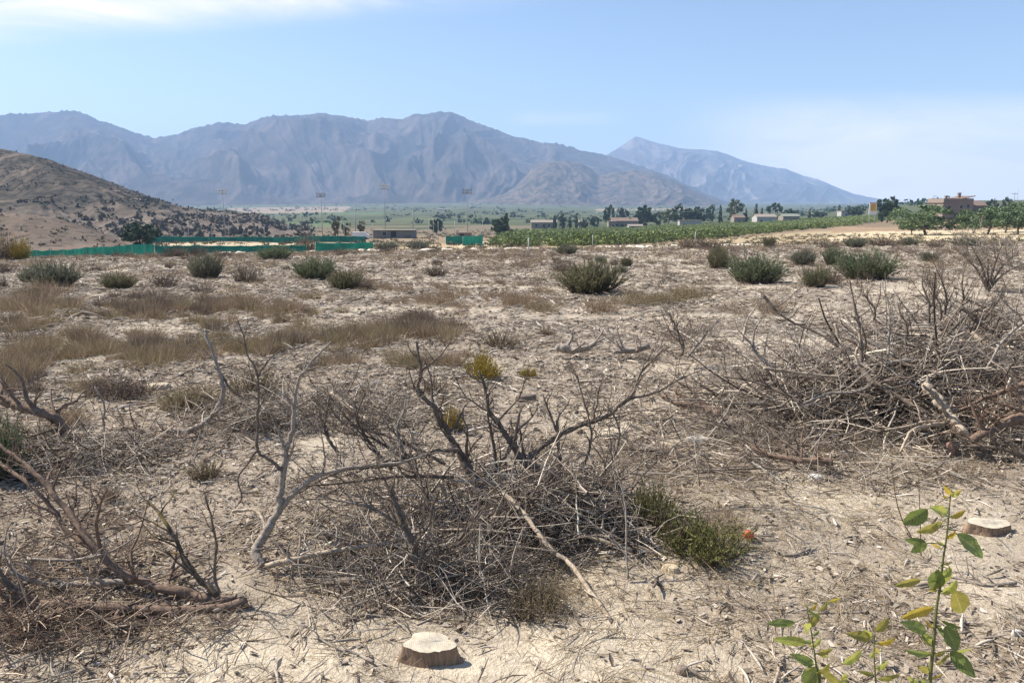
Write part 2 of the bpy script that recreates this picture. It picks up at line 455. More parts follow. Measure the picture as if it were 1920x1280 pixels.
# ================================================================== mountains and hills
def range_mesh(name, prof, Yr, Yb, rowb, mat, nu=700, ntt=130, amp=.16, freq=26, power=1.25, seed=3, back=.25, label=None, crest=.0):
    pp = np.array(prof, float)
    px = np.linspace(pp[0, 0], pp[-1, 0], nu)
    # soft interpolation of the traced crest
    rows = np.interp(px, pp[:, 0], pp[:, 1])
    k = np.hanning(7); k /= k.sum(); rows = np.convolve(np.pad(rows, 3, mode='edge'), k, 'valid')
    dx = (px - 960) / F
    def zrow(r, Y):
        dz = -(r - 640) / F
        return H + (-SP + dz * CP) / (CP + dz * SP) * Y
    t = np.concatenate([np.linspace(0, 1, ntt), np.linspace(1.02, 1 + back, 10)])
    T, PX = np.meshgrid(t, px, indexing='ij')
    DX = np.broadcast_to(dx, T.shape)
    Y = Yb + (Yr - Yb) * T
    R = np.broadcast_to(zrow(rows, Yr), T.shape)
    X0 = DX * (Y * CP + SP * H) * 1.0
    if callable(rowb): B = rowb(X0[0], np.full(nu, Yb))
    else: B = zrow(np.full(nu, float(rowb)), Yb)
    B = np.broadcast_to(B, T.shape)
    S = np.clip(T, 0, 1) ** power
    hgt = np.maximum(R - B, 0)
    u = DX * freq
    # spurs running down the slope: noise that varies along the crest and drifts with height
    wob = (fbm(u * .25, T * 1.6, 3, seed + 50) - .5) * 4.5
    g1 = ridged((u + wob) * .34, T * .9 + 4, 3, seed)
    g2 = ridged((u + wob * .6) * 1.1, T * 2.0, 4, seed + 9)
    g3 = fbm(u * 5, T * 22, 3, seed + 23)
    env = np.clip(T * 4.0, 0, 1) * np.clip((1.0 - T) * 3.2, 0, 1) ** .8
    Z = B + hgt * S + hgt * env * amp * ((g1 - .5) * 1.5 + (g2 - .5) * .48 + (g3 - .5) * .08)
    # keep every slope below the line of sight to the traced crest
    sight = H + (R - H) * (Y / Yr)
    lim = np.where(T < .97, sight - hgt * .012 * np.clip((1 - T) * 12, .0, 3), R)
    Z = np.where(T <= 1.0, np.minimum(Z, np.maximum(lim, B)), R - (T - 1) / max(back, 1e-3) * hgt * .8)
    if crest:
        Z = Z + (ridged(u * 6, T * 20, 2, seed + 77) - .4) * crest * np.clip((T - .85) * 8, 0, 1) * (T <= 1.02)
    v = np.stack([X0, Y, Z], -1)
    r_, c_ = T.shape; ix = np.arange(r_ * c_).reshape(r_, c_)
    q = np.stack([ix[:-1, :-1], ix[:-1, 1:], ix[1:, 1:], ix[1:, :-1]], -1).reshape(-1, 4)
    o = MB().add(v, q=q).build(name, mat)
    tag(o, label, kind='structure')
    return v, T

def rock_mat(name, soil, scrub, rock, sc1, sc2, scrub_amt=.5, bumpd=2.0, streak=None):
    m, nt, b, out = new_mat(name)
    co = geoco(nt)
    mp = nt.nodes.new('ShaderNodeMapping'); mp.inputs['Scale'].default_value = (1, .6, 1.0); nt.links.new(co, mp.inputs['Vector']); co = mp.outputs[0]
    a = noise(nt, sc1, 6, .62, co, .4); d = noise(nt, sc2, 5, .65, co)
    c = mixc(nt, ramp(nt, a, [(.42, (0,) * 3), (.62, (1,) * 3)]), soil, rock)
    c = mixc(nt, ramp(nt, d, [(scrub_amt - .05, (1,) * 3), (scrub_amt + .07, (0,) * 3)]), c, scrub)
    if streak:
        mp2 = nt.nodes.new('ShaderNodeMapping'); mp2.inputs['Scale'].default_value = (1, .25, .22); nt.links.new(geoco(nt), mp2.inputs['Vector'])
        s = noise(nt, sc1 * 3.5, 5, .6, mp2.outputs[0], .8)
        c = mixc(nt, ramp(nt, s, [(.52, (0,) * 3), (.66, (.85,) * 3)]), c, streak)
    nt.links.new(c, b.inputs['Base Color']); b.inputs['Roughness'].default_value = 1; b.inputs['Specular IOR Level'].default_value = 0
    bump(nt, b, d, .8, bumpd)
    return m

M_MTN = rock_mat('mountain_scrub', (.070, .056, .050), (.040, .038, .033), (.098, .077, .066), .0022, .014, .50, 5.0, (.135, .105, .088))
M_PEAK = rock_mat('mountain_rock', (.078, .064, .056), (.046, .043, .037), (.125, .105, .092), .0016, .013, .46, 6.0, (.25, .215, .19))
M_FOOT = rock_mat('foothill_scrub', (.118, .090, .070), (.042, .041, .031), (.15, .115, .087), .006, .040, .47, 5.0)
M_HILL = rock_mat('hill_scrub_soil', (.088, .077, .066), (.052, .051, .043), (.122, .104, .090), .03, .30, .50, .6, (.20, .155, .125))
M_BANK = rock_mat('bank_soil', (.135, .108, .088), (.082, .069, .055), (.175, .142, .116), .06, .45, .42, .3, (.20, .15, .118))

plain_z = lambda x, y: gz(x, y) - 6
range_mesh('mountains', [(-900, 262), (-500, 240), (-250, 226), (0, 216), (60, 213), (100, 210), (157, 207), (185, 216), (200, 225), (240, 238), (270, 250), (300, 259), (340, 252), (385, 238), (420, 229), (445, 232),
    (470, 233), (490, 224), (520, 216), (570, 216), (608, 211), (660, 220), (695, 226), (722, 220), (755, 225), (778, 215), (800, 215), (822, 210), (845, 210), (870, 220), (910, 236), (960, 254), (1010, 266), (1045, 269), (1090, 282),
    (1140, 293), (1190, 309), (1240, 325), (1300, 352), (1345, 372), (1400, 388), (1460, 396)], 4600, 2900, plain_z, M_MTN, nu=1000, ntt=190, amp=.36, freq=21, power=1.12, seed=3, label='long bare mountain range under thin blue haze', crest=14)
range_mesh('foothills', [(560, 392), (640, 384), (700, 380), (760, 378), (830, 377), (880, 372), (930, 368), (965, 352), (985, 330), (1003, 309), (1025, 304), (1060, 301), (1085, 305), (1108, 317), (1122, 330), (1150, 322), (1185, 319), (1225, 326), (1265, 340), (1300, 357), (1330, 372), (1360, 384), (1400, 394)], 3300, 2600, plain_z, M_FOOT, nu=420, ntt=90, amp=.30, freq=30, power=1.0, seed=14, label='brown foothills dotted with dark scrub')
range_mesh('mountain', [(1040, 330), (1100, 305), (1132, 292), (1150, 282), (1168, 270), (1187, 256), (1200, 259), (1215, 265), (1240, 271), (1268, 278), (1300, 280), (1340, 283), (1365, 292), (1400, 305), (1440, 313), (1470, 317), (1500, 329), (1530, 336),
    (1560, 349), (1600, 364), (1640, 372), (1690, 379), (1800, 384)], 6800, 5000, 384, M_PEAK, nu=560, ntt=120, amp=.33, freq=26, power=1.05, seed=31, label='farther pointed grey peak sloping down to the plain', crest=6)
nt = M_HILL.node_tree; b = [n_ for n_ in nt.nodes if n_.type == 'BSDF_PRINCIPLED'][0]; oldc = b.inputs['Base Color'].links[0].from_socket
gp_ = nt.nodes.new('ShaderNodeNewGeometry'); sz_ = nt.nodes.new('ShaderNodeSeparateXYZ'); nt.links.new(gp_.outputs['Position'], sz_.inputs[0])
mr_ = nt.nodes.new('ShaderNodeMapRange'); mr_.inputs[1].default_value = -7; mr_.inputs[2].default_value = 9; nt.links.new(sz_.outputs[2], mr_.inputs[0])
wob_ = nt.nodes.new('ShaderNodeMath'); wob_.operation = 'ADD'; nt.links.new(mr_.outputs[0], wob_.inputs[0]); nb_ = nt.nodes.new('ShaderNodeMath'); nb_.operation = 'MULTIPLY_ADD'; nb_.inputs[1].default_value = 1.2; nb_.inputs[2].default_value = -.6; nt.links.new(noise(nt, .05, 4, .6, gp_.outputs['Position']), nb_.inputs[0]); nt.links.new(nb_.outputs[0], wob_.inputs[1])
tan_ = ramp(nt, noise(nt, .16, 5, .65, gp_.outputs['Position'], .6), [(.34, (.098, .080, .066)), (.52, (.158, .130, .108)), (.70, (.25, .21, .168))])
nt.links.new(mixc(nt, ramp(nt, wob_.outputs[0], [(.25, (0,) * 3), (.7, (1,) * 3)]), tan_, oldc), b.inputs['Base Color'])
hv, hT = range_mesh('hill', [(-900, 225), (-500, 240), (-200, 255), (0, 276), (40, 284), (75, 293), (110, 302), (150, 318), (200, 336), (240, 354), (290, 371), (340, 387), (400, 395), (440, 398), (480, 402), (510, 411), (530, 424), (548, 440), (580, 452)], 430, 225, lambda x, y: gz(x, y) - 1.0, M_HILL, nu=420, ntt=150, amp=.26, freq=20, power=1.0, seed=8, label='near scrubby brown hill at the left', crest=.7)
bv, bT = range_mesh('embankment', [(-700, 380), (-300, 385), (0, 399), (50, 402), (100, 407), (130, 415), (170, 430), (205, 444), (235, 456), (262, 464), (300, 470)], 178, 128, lambda x, y: gz(x, y) - .6, M_BANK, nu=260, ntt=60, amp=.12, freq=34, power=.92, seed=12, label='bare reddish earth embankment at the foot of the hill', crest=.4)

# ================================================================== haze
if HAZE > 0:
    hb = MB().box(-7400, 7400, -300, 7600, -40, 615).build('haze', None, smooth=False)
    hm = bpy.data.materials.new('haze_air'); hm.use_nodes = True; hn = hm.node_tree; hn.nodes.clear()
    ho = hn.nodes.new('ShaderNodeOutputMaterial'); pv = hn.nodes.new('ShaderNodeVolumePrincipled')
    pv.inputs['Color'].default_value = (*HAZE_COL, 1); pv.inputs['Density'].default_value = HAZE; pv.inputs['Anisotropy'].default_value = 0
    hn.links.new(pv.outputs[0], ho.inputs['Volume']); hb.data.materials.append(hm)
    tag(hb, 'thin bluish haze over the far mountains', kind='stuff')
# ================================================================== trees and shrubs, shared builders
M_BARK = bark_mat('tree_bark', (.07, .05, .035), (.17, .13, .10))
M_LF_DARK = island_mat('dark_leaves', [(0, (0.027, 0.048, 0.024)), (.5, (0.051, 0.083, 0.039)), (1, (0.090, 0.128, 0.060))], .8)
M_LF_ALMOND = island_mat('grey_green_leaves', [(0, (0.061, 0.097, 0.046)), (.5, (0.108, 0.159, 0.074)), (1, (0.176, 0.230, 0.115))], .7)
M_LF_CITRUS = island_mat('citrus_leaves', [(0, (0.077, 0.114, 0.038)), (.5, (0.159, 0.211, 0.065)), (1, (0.309, 0.332, 0.113))], .6)
M_LF_BROWN = island_mat('brownish_leaves', [(0, (0.070, 0.056, 0.036)), (.5, (0.126, 0.109, 0.063)), (1, (0.196, 0.175, 0.112))], .9)
M_LF_OLIVE = island_mat('olive_leaves', [(0, (0.075, 0.085, 0.035)), (.5, (0.138, 0.156, 0.062)), (1, (0.213, 0.225, 0.100))], .8)
M_LF_REED = island_mat('reed_leaves', [(0, (.13, .13, .045)), (.5, (.22, .20, .085)), (1, (.31, .26, .13))], .8)

def crown_pts(n, rng, shape='round', clumps=22):
    """leaf positions in a unit crown: x,y in -1..1, z in 0..1, in uneven clumps with gaps"""
    cs = []
    while len(cs) < clumps:
        p = rng.uniform(-1, 1, 3); p[2] = (p[2] + 1) / 2
        if shape == 'round': ok = (p[0] ** 2 + p[1] ** 2 + ((p[2] - .5) * 2) ** 2) < 1
        elif shape == 'cypress': ok = math.hypot(p[0], p[1]) < (1 - p[2]) ** .6 * min(1, .55 + p[2] * 3)
        elif shape == 'cone': ok = math.hypot(p[0], p[1]) < (1 - p[2]) * 1.0 + .08
        elif shape == 'spread': ok = (p[0] ** 2 + p[1] ** 2 + ((p[2] - .45) * 1.9) ** 2) < 1 and p[2] > .08 * (1 - math.hypot(p[0], p[1]))
        else: ok = True
        if ok: cs.append(p)
    cs = np.array(cs)
    r = rng.uniform(.15, .34, len(cs))
    k = rng.integers(0, len(cs), n)
    d = rng.normal(size=(n, 3)); d /= np.linalg.norm(d, axis=1, keepdims=True)
    d *= (rng.uniform(0, 1, (n, 1)) ** .45)
    sc = np.array([1, 1, .5])
    return cs[k] + d * r[k][:, None] * sc, cs

def tree_parts(h, wid, trunk, shape, nleaf, leaf, seed, trunk_r=None, clumps=22, limbs=6):
    rng = np.random.default_rng(seed)
    pts, cs = crown_pts(nleaf, rng, shape, clumps)
    S = np.array([wid / 2, wid / 2, h - trunk]); O = np.array([0, 0, trunk])
    crown = MB().cards(pts * S + O, leaf * rng.uniform(.6, 1.3, nleaf))
    tr = MB(); r0 = trunk_r or h * .025
    top = trunk + (h - trunk) * (.75 if shape in ('cypress', 'cone') else .35)
    z = np.linspace(-.15, top, 7); c = np.stack([np.cumsum(rng.normal(0, .012 * h, 7)) * (z > 0), np.cumsum(rng.normal(0, .012 * h, 7)) * (z > 0), z], -1)
    tr.tubes(c, np.linspace(r0 * 1.15, r0 * .5, 7), 7)
    for i in range(limbs):
        k = rng.integers(0, len(cs)); e = cs[k] * S + O; s0 = c[rng.integers(3, 6)]
        m_ = (s0 + e) / 2 + rng.normal(0, .04 * h, 3) - np.array([0, 0, .05 * h])
        tr.tubes(np.array([s0, s0 * .5 + m_ * .5, m_, e]), np.array([r0 * .55, r0 * .45, r0 * .32, r0 * .1]), 5)
    return crown, tr

_TREES = {}
def tree_proto(key, h, wid, trunk, shape, nleaf, leaf, mat, seed, **kw):
    if key not in _TREES:
        cr, tr = tree_parts(h, wid, trunk, shape, nleaf, leaf, seed, **kw)
        a = cr.mesh('crown', False); a.materials.append(mat); t = tr.mesh('trunk'); t.materials.append(M_BARK)
        _TREES[key] = (a, t, h, wid)
    return _TREES[key]

def plant_tree(key, name, loc, h, wid, label, cat='tree', group=None, rz=None):
    a, t, h0, w0 = _TREES[key]
    e = empty(name, loc, label, cat, group, rnd.uniform(0, 6.28) if rz is None else rz)
    e.scale = (wid / w0, wid / w0, h / h0)
    link('crown', a, None, e); link('trunk', t, None, e)
    return e

def tree_px(key, name, px, row_top, Y, wpx, label, group=None, sink=0.0):
    p, h = put(px, row_top, Y)
    p.z -= sink
    return plant_tree(key, name, p, h + sink, wpx * (1.2 if key[:4] == 'dark' else 1.0) / ppm(Y, p.z), label, group=group)

tree_proto('dark_a', 7, 6, 1.0, 'round', 2200, .36, M_LF_DARK, 1, clumps=40)
tree_proto('dark_b', 8, 6, 1.2, 'round', 1500, .36, M_LF_DARK, 2, clumps=30)
tree_proto('olive_a', 9, 7, 2.4, 'round', 1500, .36, M_LF_OLIVE, 3, clumps=24)
tree_proto('cypress', 9, 1.7, .3, 'cypress', 1300, .22, M_LF_DARK, 4, clumps=34)
tree_proto('conifer', 8, 4, .4, 'cone', 1500, .30, M_LF_DARK, 5, clumps=30)
tree_proto('brown_a', 7, 4.5, .8, 'round', 1300, .26, M_LF_BROWN, 6)
tree_proto('pinnate', 9, 4.5, 4.0, 'round', 1300, .30, M_LF_DARK, 7, clumps=14)
tree_proto('almond_a', 4.6, 7.6, .85, 'spread', 5200, .15, M_LF_ALMOND, 8, clumps=44, limbs=10, trunk_r=.15)
tree_proto('almond_b', 4.6, 7.6, .85, 'spread', 5200, .15, M_LF_ALMOND, 9, clumps=40, limbs=10, trunk_r=.16)
tree_proto('almond_c', 4.6, 7.6, .9, 'spread', 4600, .15, M_LF_ALMOND, 10, clumps=38, limbs=10, trunk_r=.14)

# almond trees on the sandy strip at the right
for key, px, top, Y, wpx, base, lab in [
    ('almond_a', 1736, 383, 114, 108, 441, 'first almond tree from the billboard, forked trunk standing clear on the sand'),
    ('almond_b', 1852, 384, 118, 84, 440, 'almond tree of medium spread standing just right of the brick farmhouse slope'),
    ('almond_c', 1908, 376, 115, 90, 440, 'largest almond tree, at the right edge of the photo on the sandy strip'),
    ('almond_b', 1826, 401, 124, 56, 438, 'small brighter green almond tree tucked left of its bigger neighbours'),
    ('almond_c', 1885, 379, 134, 60, 436, 'almond tree half hidden behind the two at the right edge'),
    ('almond_a', 1709, 398, 122, 44, 440, 'low almond tree with drooping crown touching the forked one on its left')]:
    p = G(px, base); Y = p.y
    tree_px(key, 'almond_tree', px, top, Y, wpx * 1.22, lab, 'almond trees on the sandy strip')

# row of trees behind the orchard and beside the houses
for key, nm, px, top, Y, wpx, lab in [
    ('dark_a', 'broadleaf_tree', 265, 418, 150, 58, 'rounded dark green tree at the end of the upper green fence'),
    ('brown_a', 'broadleaf_tree', 634, 405, 205, 21, 'tall brownish tree, taller of the pair behind the green fence'),
    ('brown_a', 'broadleaf_tree', 651, 417, 215, 18, 'short brownish tree right beside the taller brownish one'),
    ('brown_a', 'broadleaf_tree', 679, 413, 205, 16, 'dark narrow brownish tree just left of the low grey shed'),
    ('conifer', 'conifer_tree', 950, 398, 250, 26, 'dark pointed conifer at the left corner of the orchard'),
    ('dark_a', 'broadleaf_tree', 936, 408, 252, 26, 'dark rounded tree touching the pointed conifer'),
    ('cypress', 'cypress_tree', 1040, 402, 420, 9, 'leftmost cypress of the short row behind the orchard'),
    ('cypress', 'cypress_tree', 1054, 397, 430, 13, 'widest cypress of the short row behind the orchard'),
    ('cypress', 'cypress_tree', 1068, 404, 425, 9, 'third cypress of the short row behind the orchard'),
    ('cypress', 'cypress_tree', 1081, 401, 420, 8, 'last cypress of the short row, nearest the long low house'),
    ('dark_b', 'broadleaf_tree', 1115, 407, 420, 15, 'small dark bush-like tree left of the terracotta roofed house'),
    ('dark_b', 'broadleaf_tree', 1142, 386, 460, 18, 'slender dark tree standing up behind the terracotta roofed house'),
    ('dark_b', 'broadleaf_tree', 1166, 390, 520, 20, 'faint bluish tree behind the ridge of the terracotta roofed house'),
    ('dark_a', 'broadleaf_tree', 1207, 385, 440, 30, 'big dark rounded tree right of the terracotta roofed house'),
    ('olive_a', 'broadleaf_tree', 1253, 394, 430, 34, 'lighter green broad tree with open trunks in the tree row'),
    ('dark_b', 'broadleaf_tree', 1270, 384, 450, 20, 'tall dark tree rising behind the lighter green broad tree'),
    ('dark_a', 'broadleaf_tree', 1300, 388, 440, 40, 'wide dark dome shaped tree behind the long white wall'),
    ('dark_b', 'broadleaf_tree', 1332, 385, 520, 16, 'faint slim tree between the dome shaped tree and the lone cypress'),
    ('cypress', 'cypress_tree', 1350, 381, 440, 9, 'lone cypress left of the tall pale poplar'),
    ('olive_a', 'broadleaf_tree', 1376, 375, 440, 32, 'tall pale yellowish poplar like tree in the middle of the tree row'),
    ('cypress', 'cypress_tree', 1398, 388, 440, 7, 'thin cypress just right of the tall pale tree'),
    ('cypress', 'cypress_tree', 1416, 379, 430, 10, 'tallest dark cypress left of the cream house'),
    ('cypress', 'cypress_tree', 1427, 387, 440, 8, 'shorter cypress close to the tallest cypress'),
    ('pinnate', 'broadleaf_tree', 1444, 378, 445, 18, 'tree on bare trunks behind the cream house, left of two alike'),
    ('pinnate', 'broadleaf_tree', 1457, 379, 450, 16, 'tree on bare trunks behind the cream house, right of two alike'),
    ('dark_a', 'broadleaf_tree', 1482, 392, 470, 28, 'low dark tree between the cream house and the grey house'),
    ('cypress', 'cypress_tree', 1517, 389, 460, 6, 'thin lone cypress right of the grey house'),
    ('cypress', 'cypress_tree', 1572, 382, 460, 8, 'dark cypress beside the small white house near the billboard'),
    ('dark_a', 'broadleaf_tree', 1662, 369, 260, 36, 'large dark dense round tree right of the yellow billboard'),
    ('dark_b', 'broadleaf_tree', 1095, 412, 400, 14, 'small dark tree between the last cypress and the long low house'),
    ('dark_b', 'broadleaf_tree', 1231, 398, 455, 18, 'small dark tree filling the gap before the lighter green broad tree'),
    ('dark_a', 'broadleaf_tree', 1535, 396, 470, 22, 'low dark tree in front of the foot of the far grey peak'),
    ('dark_a', 'broadleaf_tree', 1604, 388, 430, 26, 'low dark tree left of the yellow billboard'),
    ('dark_b', 'broadleaf_tree', 1690, 392, 330, 24, 'small dull tree low between the round tree and the almonds'),
    ('dark_b', 'broadleaf_tree', 1885, 371, 300, 16, 'dark tree top showing above the almonds, nearest the thin poles'),
    ('dark_b', 'broadleaf_tree', 1858, 374, 300, 18, 'dark tree top showing above the almonds, nearest the farmhouse'),
    ('dark_a', 'broadleaf_tree', 818, 410, 300, 22, 'dark shrubby tree standing alone in the scrub right of the shed')]:
    tree_px(key, nm, px, top, Y, wpx, lab)

# ------------------------------------------------------------------ citrus orchard
def citrus(seed, n):
    rng = np.random.default_rng(seed)
    pts, cs = crown_pts(n, rng, 'round', 24)
    return MB().cards(pts * np.array([1.8, 1.8, 1.45]) + np.array([0, 0, .1]), .19 * rng.uniform(.6, 1.3, n))
cit = []
for s in range(4):
    me = citrus(60 + s, 520).mesh('citrus_tree', False); me.materials.append(M_LF_CITRUS); cit.append(me)
poly = [(928, 463), (1060, 463), (1200, 458), (1340, 449), (1480, 434), (1600, 424), (1645, 418), (1640, 408), (1500, 412), (1330, 421), (1180, 428), (930, 437)]
cand = []
for yy in np.arange(118, 520, 4.6):
    for xx in np.arange(-8, 260, 4.0):
        x_ = xx + rnd.uniform(-.35, .35) + yy * .03; y_ = yy + rnd.uniform(-.35, .35)
        cand.append((x_, y_))
cand = np.array(cand); cz = gz(cand[:, 0], cand[:, 1]); qx, qy = proj(cand[:, 0], cand[:, 1], cz)
cand = np.concatenate([cand, cz[:, None]], 1)[pts_in(qx, qy, poly)]
cand = cand[np.argsort(cand[:, 1])]
near = cand[:290]; farc = cand[290:]
for x_, y_, z_ in near:
    o = link('citrus_tree', cit[rnd.randrange(4)], None, None, (x_, y_, z_))
    s_ = rnd.uniform(.85, 1.18); o.scale = (s_, s_, s_ * rnd.uniform(.85, 1.15)); o.rotation_euler = (0, 0, rnd.uniform(0, 6.28))
    tag(o, 'low bushy citrus tree in the green orchard rows beyond the field', 'tree', 'citrus trees of the orchard')
if len(farc):
    mbo = MB(); tmpl = [citrus(80 + s, 200) for s in range(4)]
    for x_, y_, z_ in farc[:2500]:
        t_ = tmpl[rnd.randrange(4)]; s_ = rnd.uniform(.9, 1.2)
        mbo.add(t_.v[0] * s_ * np.array([1, 1, .95]) + np.array([x_, y_, z_]), q=t_.q[0])
    tag(mbo.build('orchard_canopy', M_LF_CITRUS, smooth=False), 'far rows of the citrus orchard merging into one green mass', kind='stuff')

# ------------------------------------------------------------------ far scrub, woods on the plain and hill scrub
def blob_field(name, pts, size, mat, label, per=10):
    pts = np.asarray(pts); n = len(pts); size = np.broadcast_to(np.asarray(size, float), (n,))
    c = np.repeat(pts, per, 0); sz = np.repeat(size, per)
    d = RNG.normal(size=c.shape) * np.array([.42, .42, .30]); d[:, 2] = np.abs(d[:, 2])
    c = c + d * sz[:, None]
    tag(MB().cards(c, sz * .34 * (10 / per) ** .5 * RNG.uniform(.6, 1.3, len(c)), asp=.7).build(name, mat, smooth=False), label, kind='stuff')

n = 1500
Yp = np.exp(RNG.uniform(np.log(560), np.log(3100), n)); up = RNG.uniform(-.62, .60, n)
keep = (fbm(up * 26, np.log(Yp) * 9, 3, 71) > .50)
Yp, up = Yp[keep], up[keep]; xp = up * Yp
blob_field('woodland', np.stack([xp, Yp, gz(xp, Yp)], 1), RNG.uniform(2.5, 7.0, len(xp)), M_LF_DARK, 'scattered dark trees and hedges across the far plain', 12)
n = 1100
Yp = np.exp(RNG.uniform(np.log(112), np.log(420), n)); up = RNG.uniform(-.50, .02, n); xp = up * Yp
blob_field('scrub', np.stack([xp, Yp, gz(xp, Yp)], 1), RNG.uniform(.35, 1.1, n), M_LF_BROWN, 'brownish scrub on the rough ground around the sports courts', 34)
n = 700
Yp = RNG.uniform(64, 150, n); up = RNG.uniform(.10, .72, n); xp = up * Yp
q1, q2 = proj(xp, Yp, gz(xp, Yp)); kk = (q2 > 439) | (RNG.uniform(size=n) < .2)
xp, Yp = xp[kk], Yp[kk]
blob_field('scrub', np.stack([xp, Yp, gz(xp, Yp)], 1), RNG.uniform(.18, .55, len(xp)), M_LF_BROWN, 'dry scrub dotted along the bare track field at the right', 40)
# hill scrub
fl = hv[2:150].reshape(-1, 3); w_ = np.clip(fl[:, 1] / 300, .5, 2)
sel = RNG.choice(len(fl), 6000, p=w_ / w_.sum())
hp = fl[sel] + RNG.normal(0, .8, (6000, 3)) * np.array([1, 1, 0])
kk = fbm(hp[:, 0] * .03, hp[:, 1] * .02, 3, 88) > .47
hp = hp[kk]; lowz = hp[:, 2] < 3; keep = np.where(lowz, RNG.uniform(size=len(hp)) < .45, True); hp = hp[keep]
blob_field('hill_scrub', hp, RNG.uniform(.6, 2.0, len(hp)) ** 1.2 * np.clip(1.35 - (hp[:, 2] + 6) / 22, .45, 1.35), island_mat('hill_scrub_leaves', [(0, (.070, .070, .056)), (.5, (.102, .098, .077)), (1, (.14, .126, .098))], .95), 'low dark scrub dotted all over the brown hill', 9)
fl = bv[4:60].reshape(-1, 3); hp = fl[RNG.choice(len(fl), 320)]
blob_field('bank_scrub', hp, RNG.uniform(.3, 1.1, len(hp)), M_LF_BROWN, 'thin scrub on the reddish earth bank', 12)

# ================================================================== built things of the middle distance
M_GALV = plain_mat('grey_metal', (.30, .30, .31), .5, .1, 2)
M_WHITEP = plain_mat('white_paint', (.74, .73, .70), .6, .06, 1)
def net_mat(name, col):
    m = plain_mat(name, col, .8, .3, .6); nt = m.node_tree; b = [n_ for n_ in nt.nodes if n_.type == 'BSDF_PRINCIPLED'][0]; out = [n_ for n_ in nt.nodes if n_.type == 'OUTPUT_MATERIAL'][0]
    t = nt.nodes.new('ShaderNodeBsdfTranslucent'); nt.links.new(b.inputs['Base Color'].links[0].from_socket, t.inputs[0]); mx = nt.nodes.new('ShaderNodeMixShader'); mx.inputs[0].default_value = .45
    nt.links.new(b.outputs[0], mx.inputs[1]); nt.links.new(t.outputs[0], mx.inputs[2]); nt.links.new(mx.outputs[0], out.inputs[0]); return m
M_NET = net_mat('green_netting', (.050, .35, .26)); M_NETD = net_mat('dark_green_netting', (.032, .26, .21))
M_POST = plain_mat('pale_post', (.42, .42, .42), .6, .1, 2)
M_STUCCO = plain_mat('cream_render', (.26, .222, .18), .9, .12, .8)
M_STUCCOW = plain_mat('white_render', (.40, .385, .36), .9, .08, .8)
M_STUCCOG = plain_mat('grey_render', (.20, .19, .18), .9, .12, .8)
M_DARKWIN = plain_mat('dark_opening', (.03, .034, .04), .2, .1, 1)
M_TILE = plain_mat('terracotta_tile', (.20, .142, .112), .85, .25, 2.2)
M_TILEG = plain_mat('weathered_tile', (.28, .235, .19), .85, .2, 2.2)
m, nt, b, out = new_mat('brown_brick')
bt = N(nt, 'ShaderNodeTexBrick'); bt.inputs['Color1'].default_value = (.170, .130, .108, 1); bt.inputs['Color2'].default_value = (.215, .165, .136, 1); bt.inputs['Mortar'].default_value = (.30, .24, .20, 1); bt.inputs['Scale'].default_value = 2.2
nt.links.new(geoco(nt), bt.inputs['Vector']); nt.links.new(bt.outputs[0], b.inputs['Base Color']); b.inputs['Roughness'].default_value = .9
M_BRICK = m

def net_fence(label, pts, mat, hgts, n=60, post_step=6):
    """pts: ground points (world) along the fence; netting with sagging top between posts"""
    P0 = np.array([tuple(p) for p in pts]); e = empty('netting_fence', P0[0], label, 'fence')
    t = np.linspace(0, len(P0) - 1, n); k = np.clip(t.astype(int), 0, len(P0) - 2); f = (t - k)[:, None]
    L = P0[k] * (1 - f) + P0[k + 1] * f; hh_ = np.interp(t, range(len(hgts)), hgts) + .22
    L[:, 2] = gz(L[:, 0], L[:, 1]); L = L - P0[0]
    pn = MB(); wob = (vnoise(np.arange(n) * .7, np.zeros(n), 3) - .5) * .12
    rows = []
    for a in np.linspace(0, 1, 5):
        R = L.copy(); R[:, 2] += hh_ * a + (np.abs(np.sin(np.arange(n) * math.pi / post_step)) * -.10 * a); R[:, 1] += wob * math.sin(a * 3.1); rows.append(R)
    th = .02
    V = np.concatenate(rows); ix = np.arange(5 * n).reshape(5, n)
    q = np.stack([ix[:-1, :-1], ix[:-1, 1:], ix[1:, 1:], ix[1:, :-1]], -1).reshape(-1, 4)
    pn.add(V, q=q); pn.add(V + np.array([0, th, 0]), q=q[:, ::-1])
    pn.build('netting', mat, e)
    for i in range(0, n, post_step):
        MB().tubes(np.array([L[i] + (0, .06, -.2), L[i] + (0, .06, hh_[i] + .12)]), np.array([.03, .03]), 6, True).build('post', M_POST, e)
    return e
def hgt(px, row, Y): p, h = put(px, row, Y); return p, h
A = [hgt(40, 473, 66), hgt(160, 467, 84), hgt(290, 459, 108)]
net_fence('bright green netting fence at the foot of the earth bank, nearest of the fences', [a[0] for a in A], M_NET, [a[1] for a in A], 60)
A = [hgt(292, 463, 110), hgt(450, 463, 110), hgt(575, 462, 110)]
net_fence('low green netting fence in front of the pale dirt strip', [a[0] for a in A], M_NETD, [a[1] for a in A], 48)
A = [hgt(592, 457, 118), hgt(660, 457.5, 118), hgt(700, 456, 122)]
net_fence('short bright green netting fence right of the low one', [a[0] for a in A], M_NET, [a[1] for a in A], 18)
A = [hgt(275, 446.5, 172), hgt(420, 446, 172), hgt(560, 445, 172), hgt(686, 444.5, 172)]
net_fence('long dark green netting fence at the back, in front of the hill', [a[0] for a in A], M_NETD, [a[1] for a in A], 90)
A = [hgt(836, 444, 165), hgt(882, 444, 165)]
net_fence('short dark green netting fence beside the red roofed hut', [a[0] for a in A], M_NETD, [a[1] for a in A], 14)
A = [hgt(868, 446, 150), hgt(905, 441, 165)]
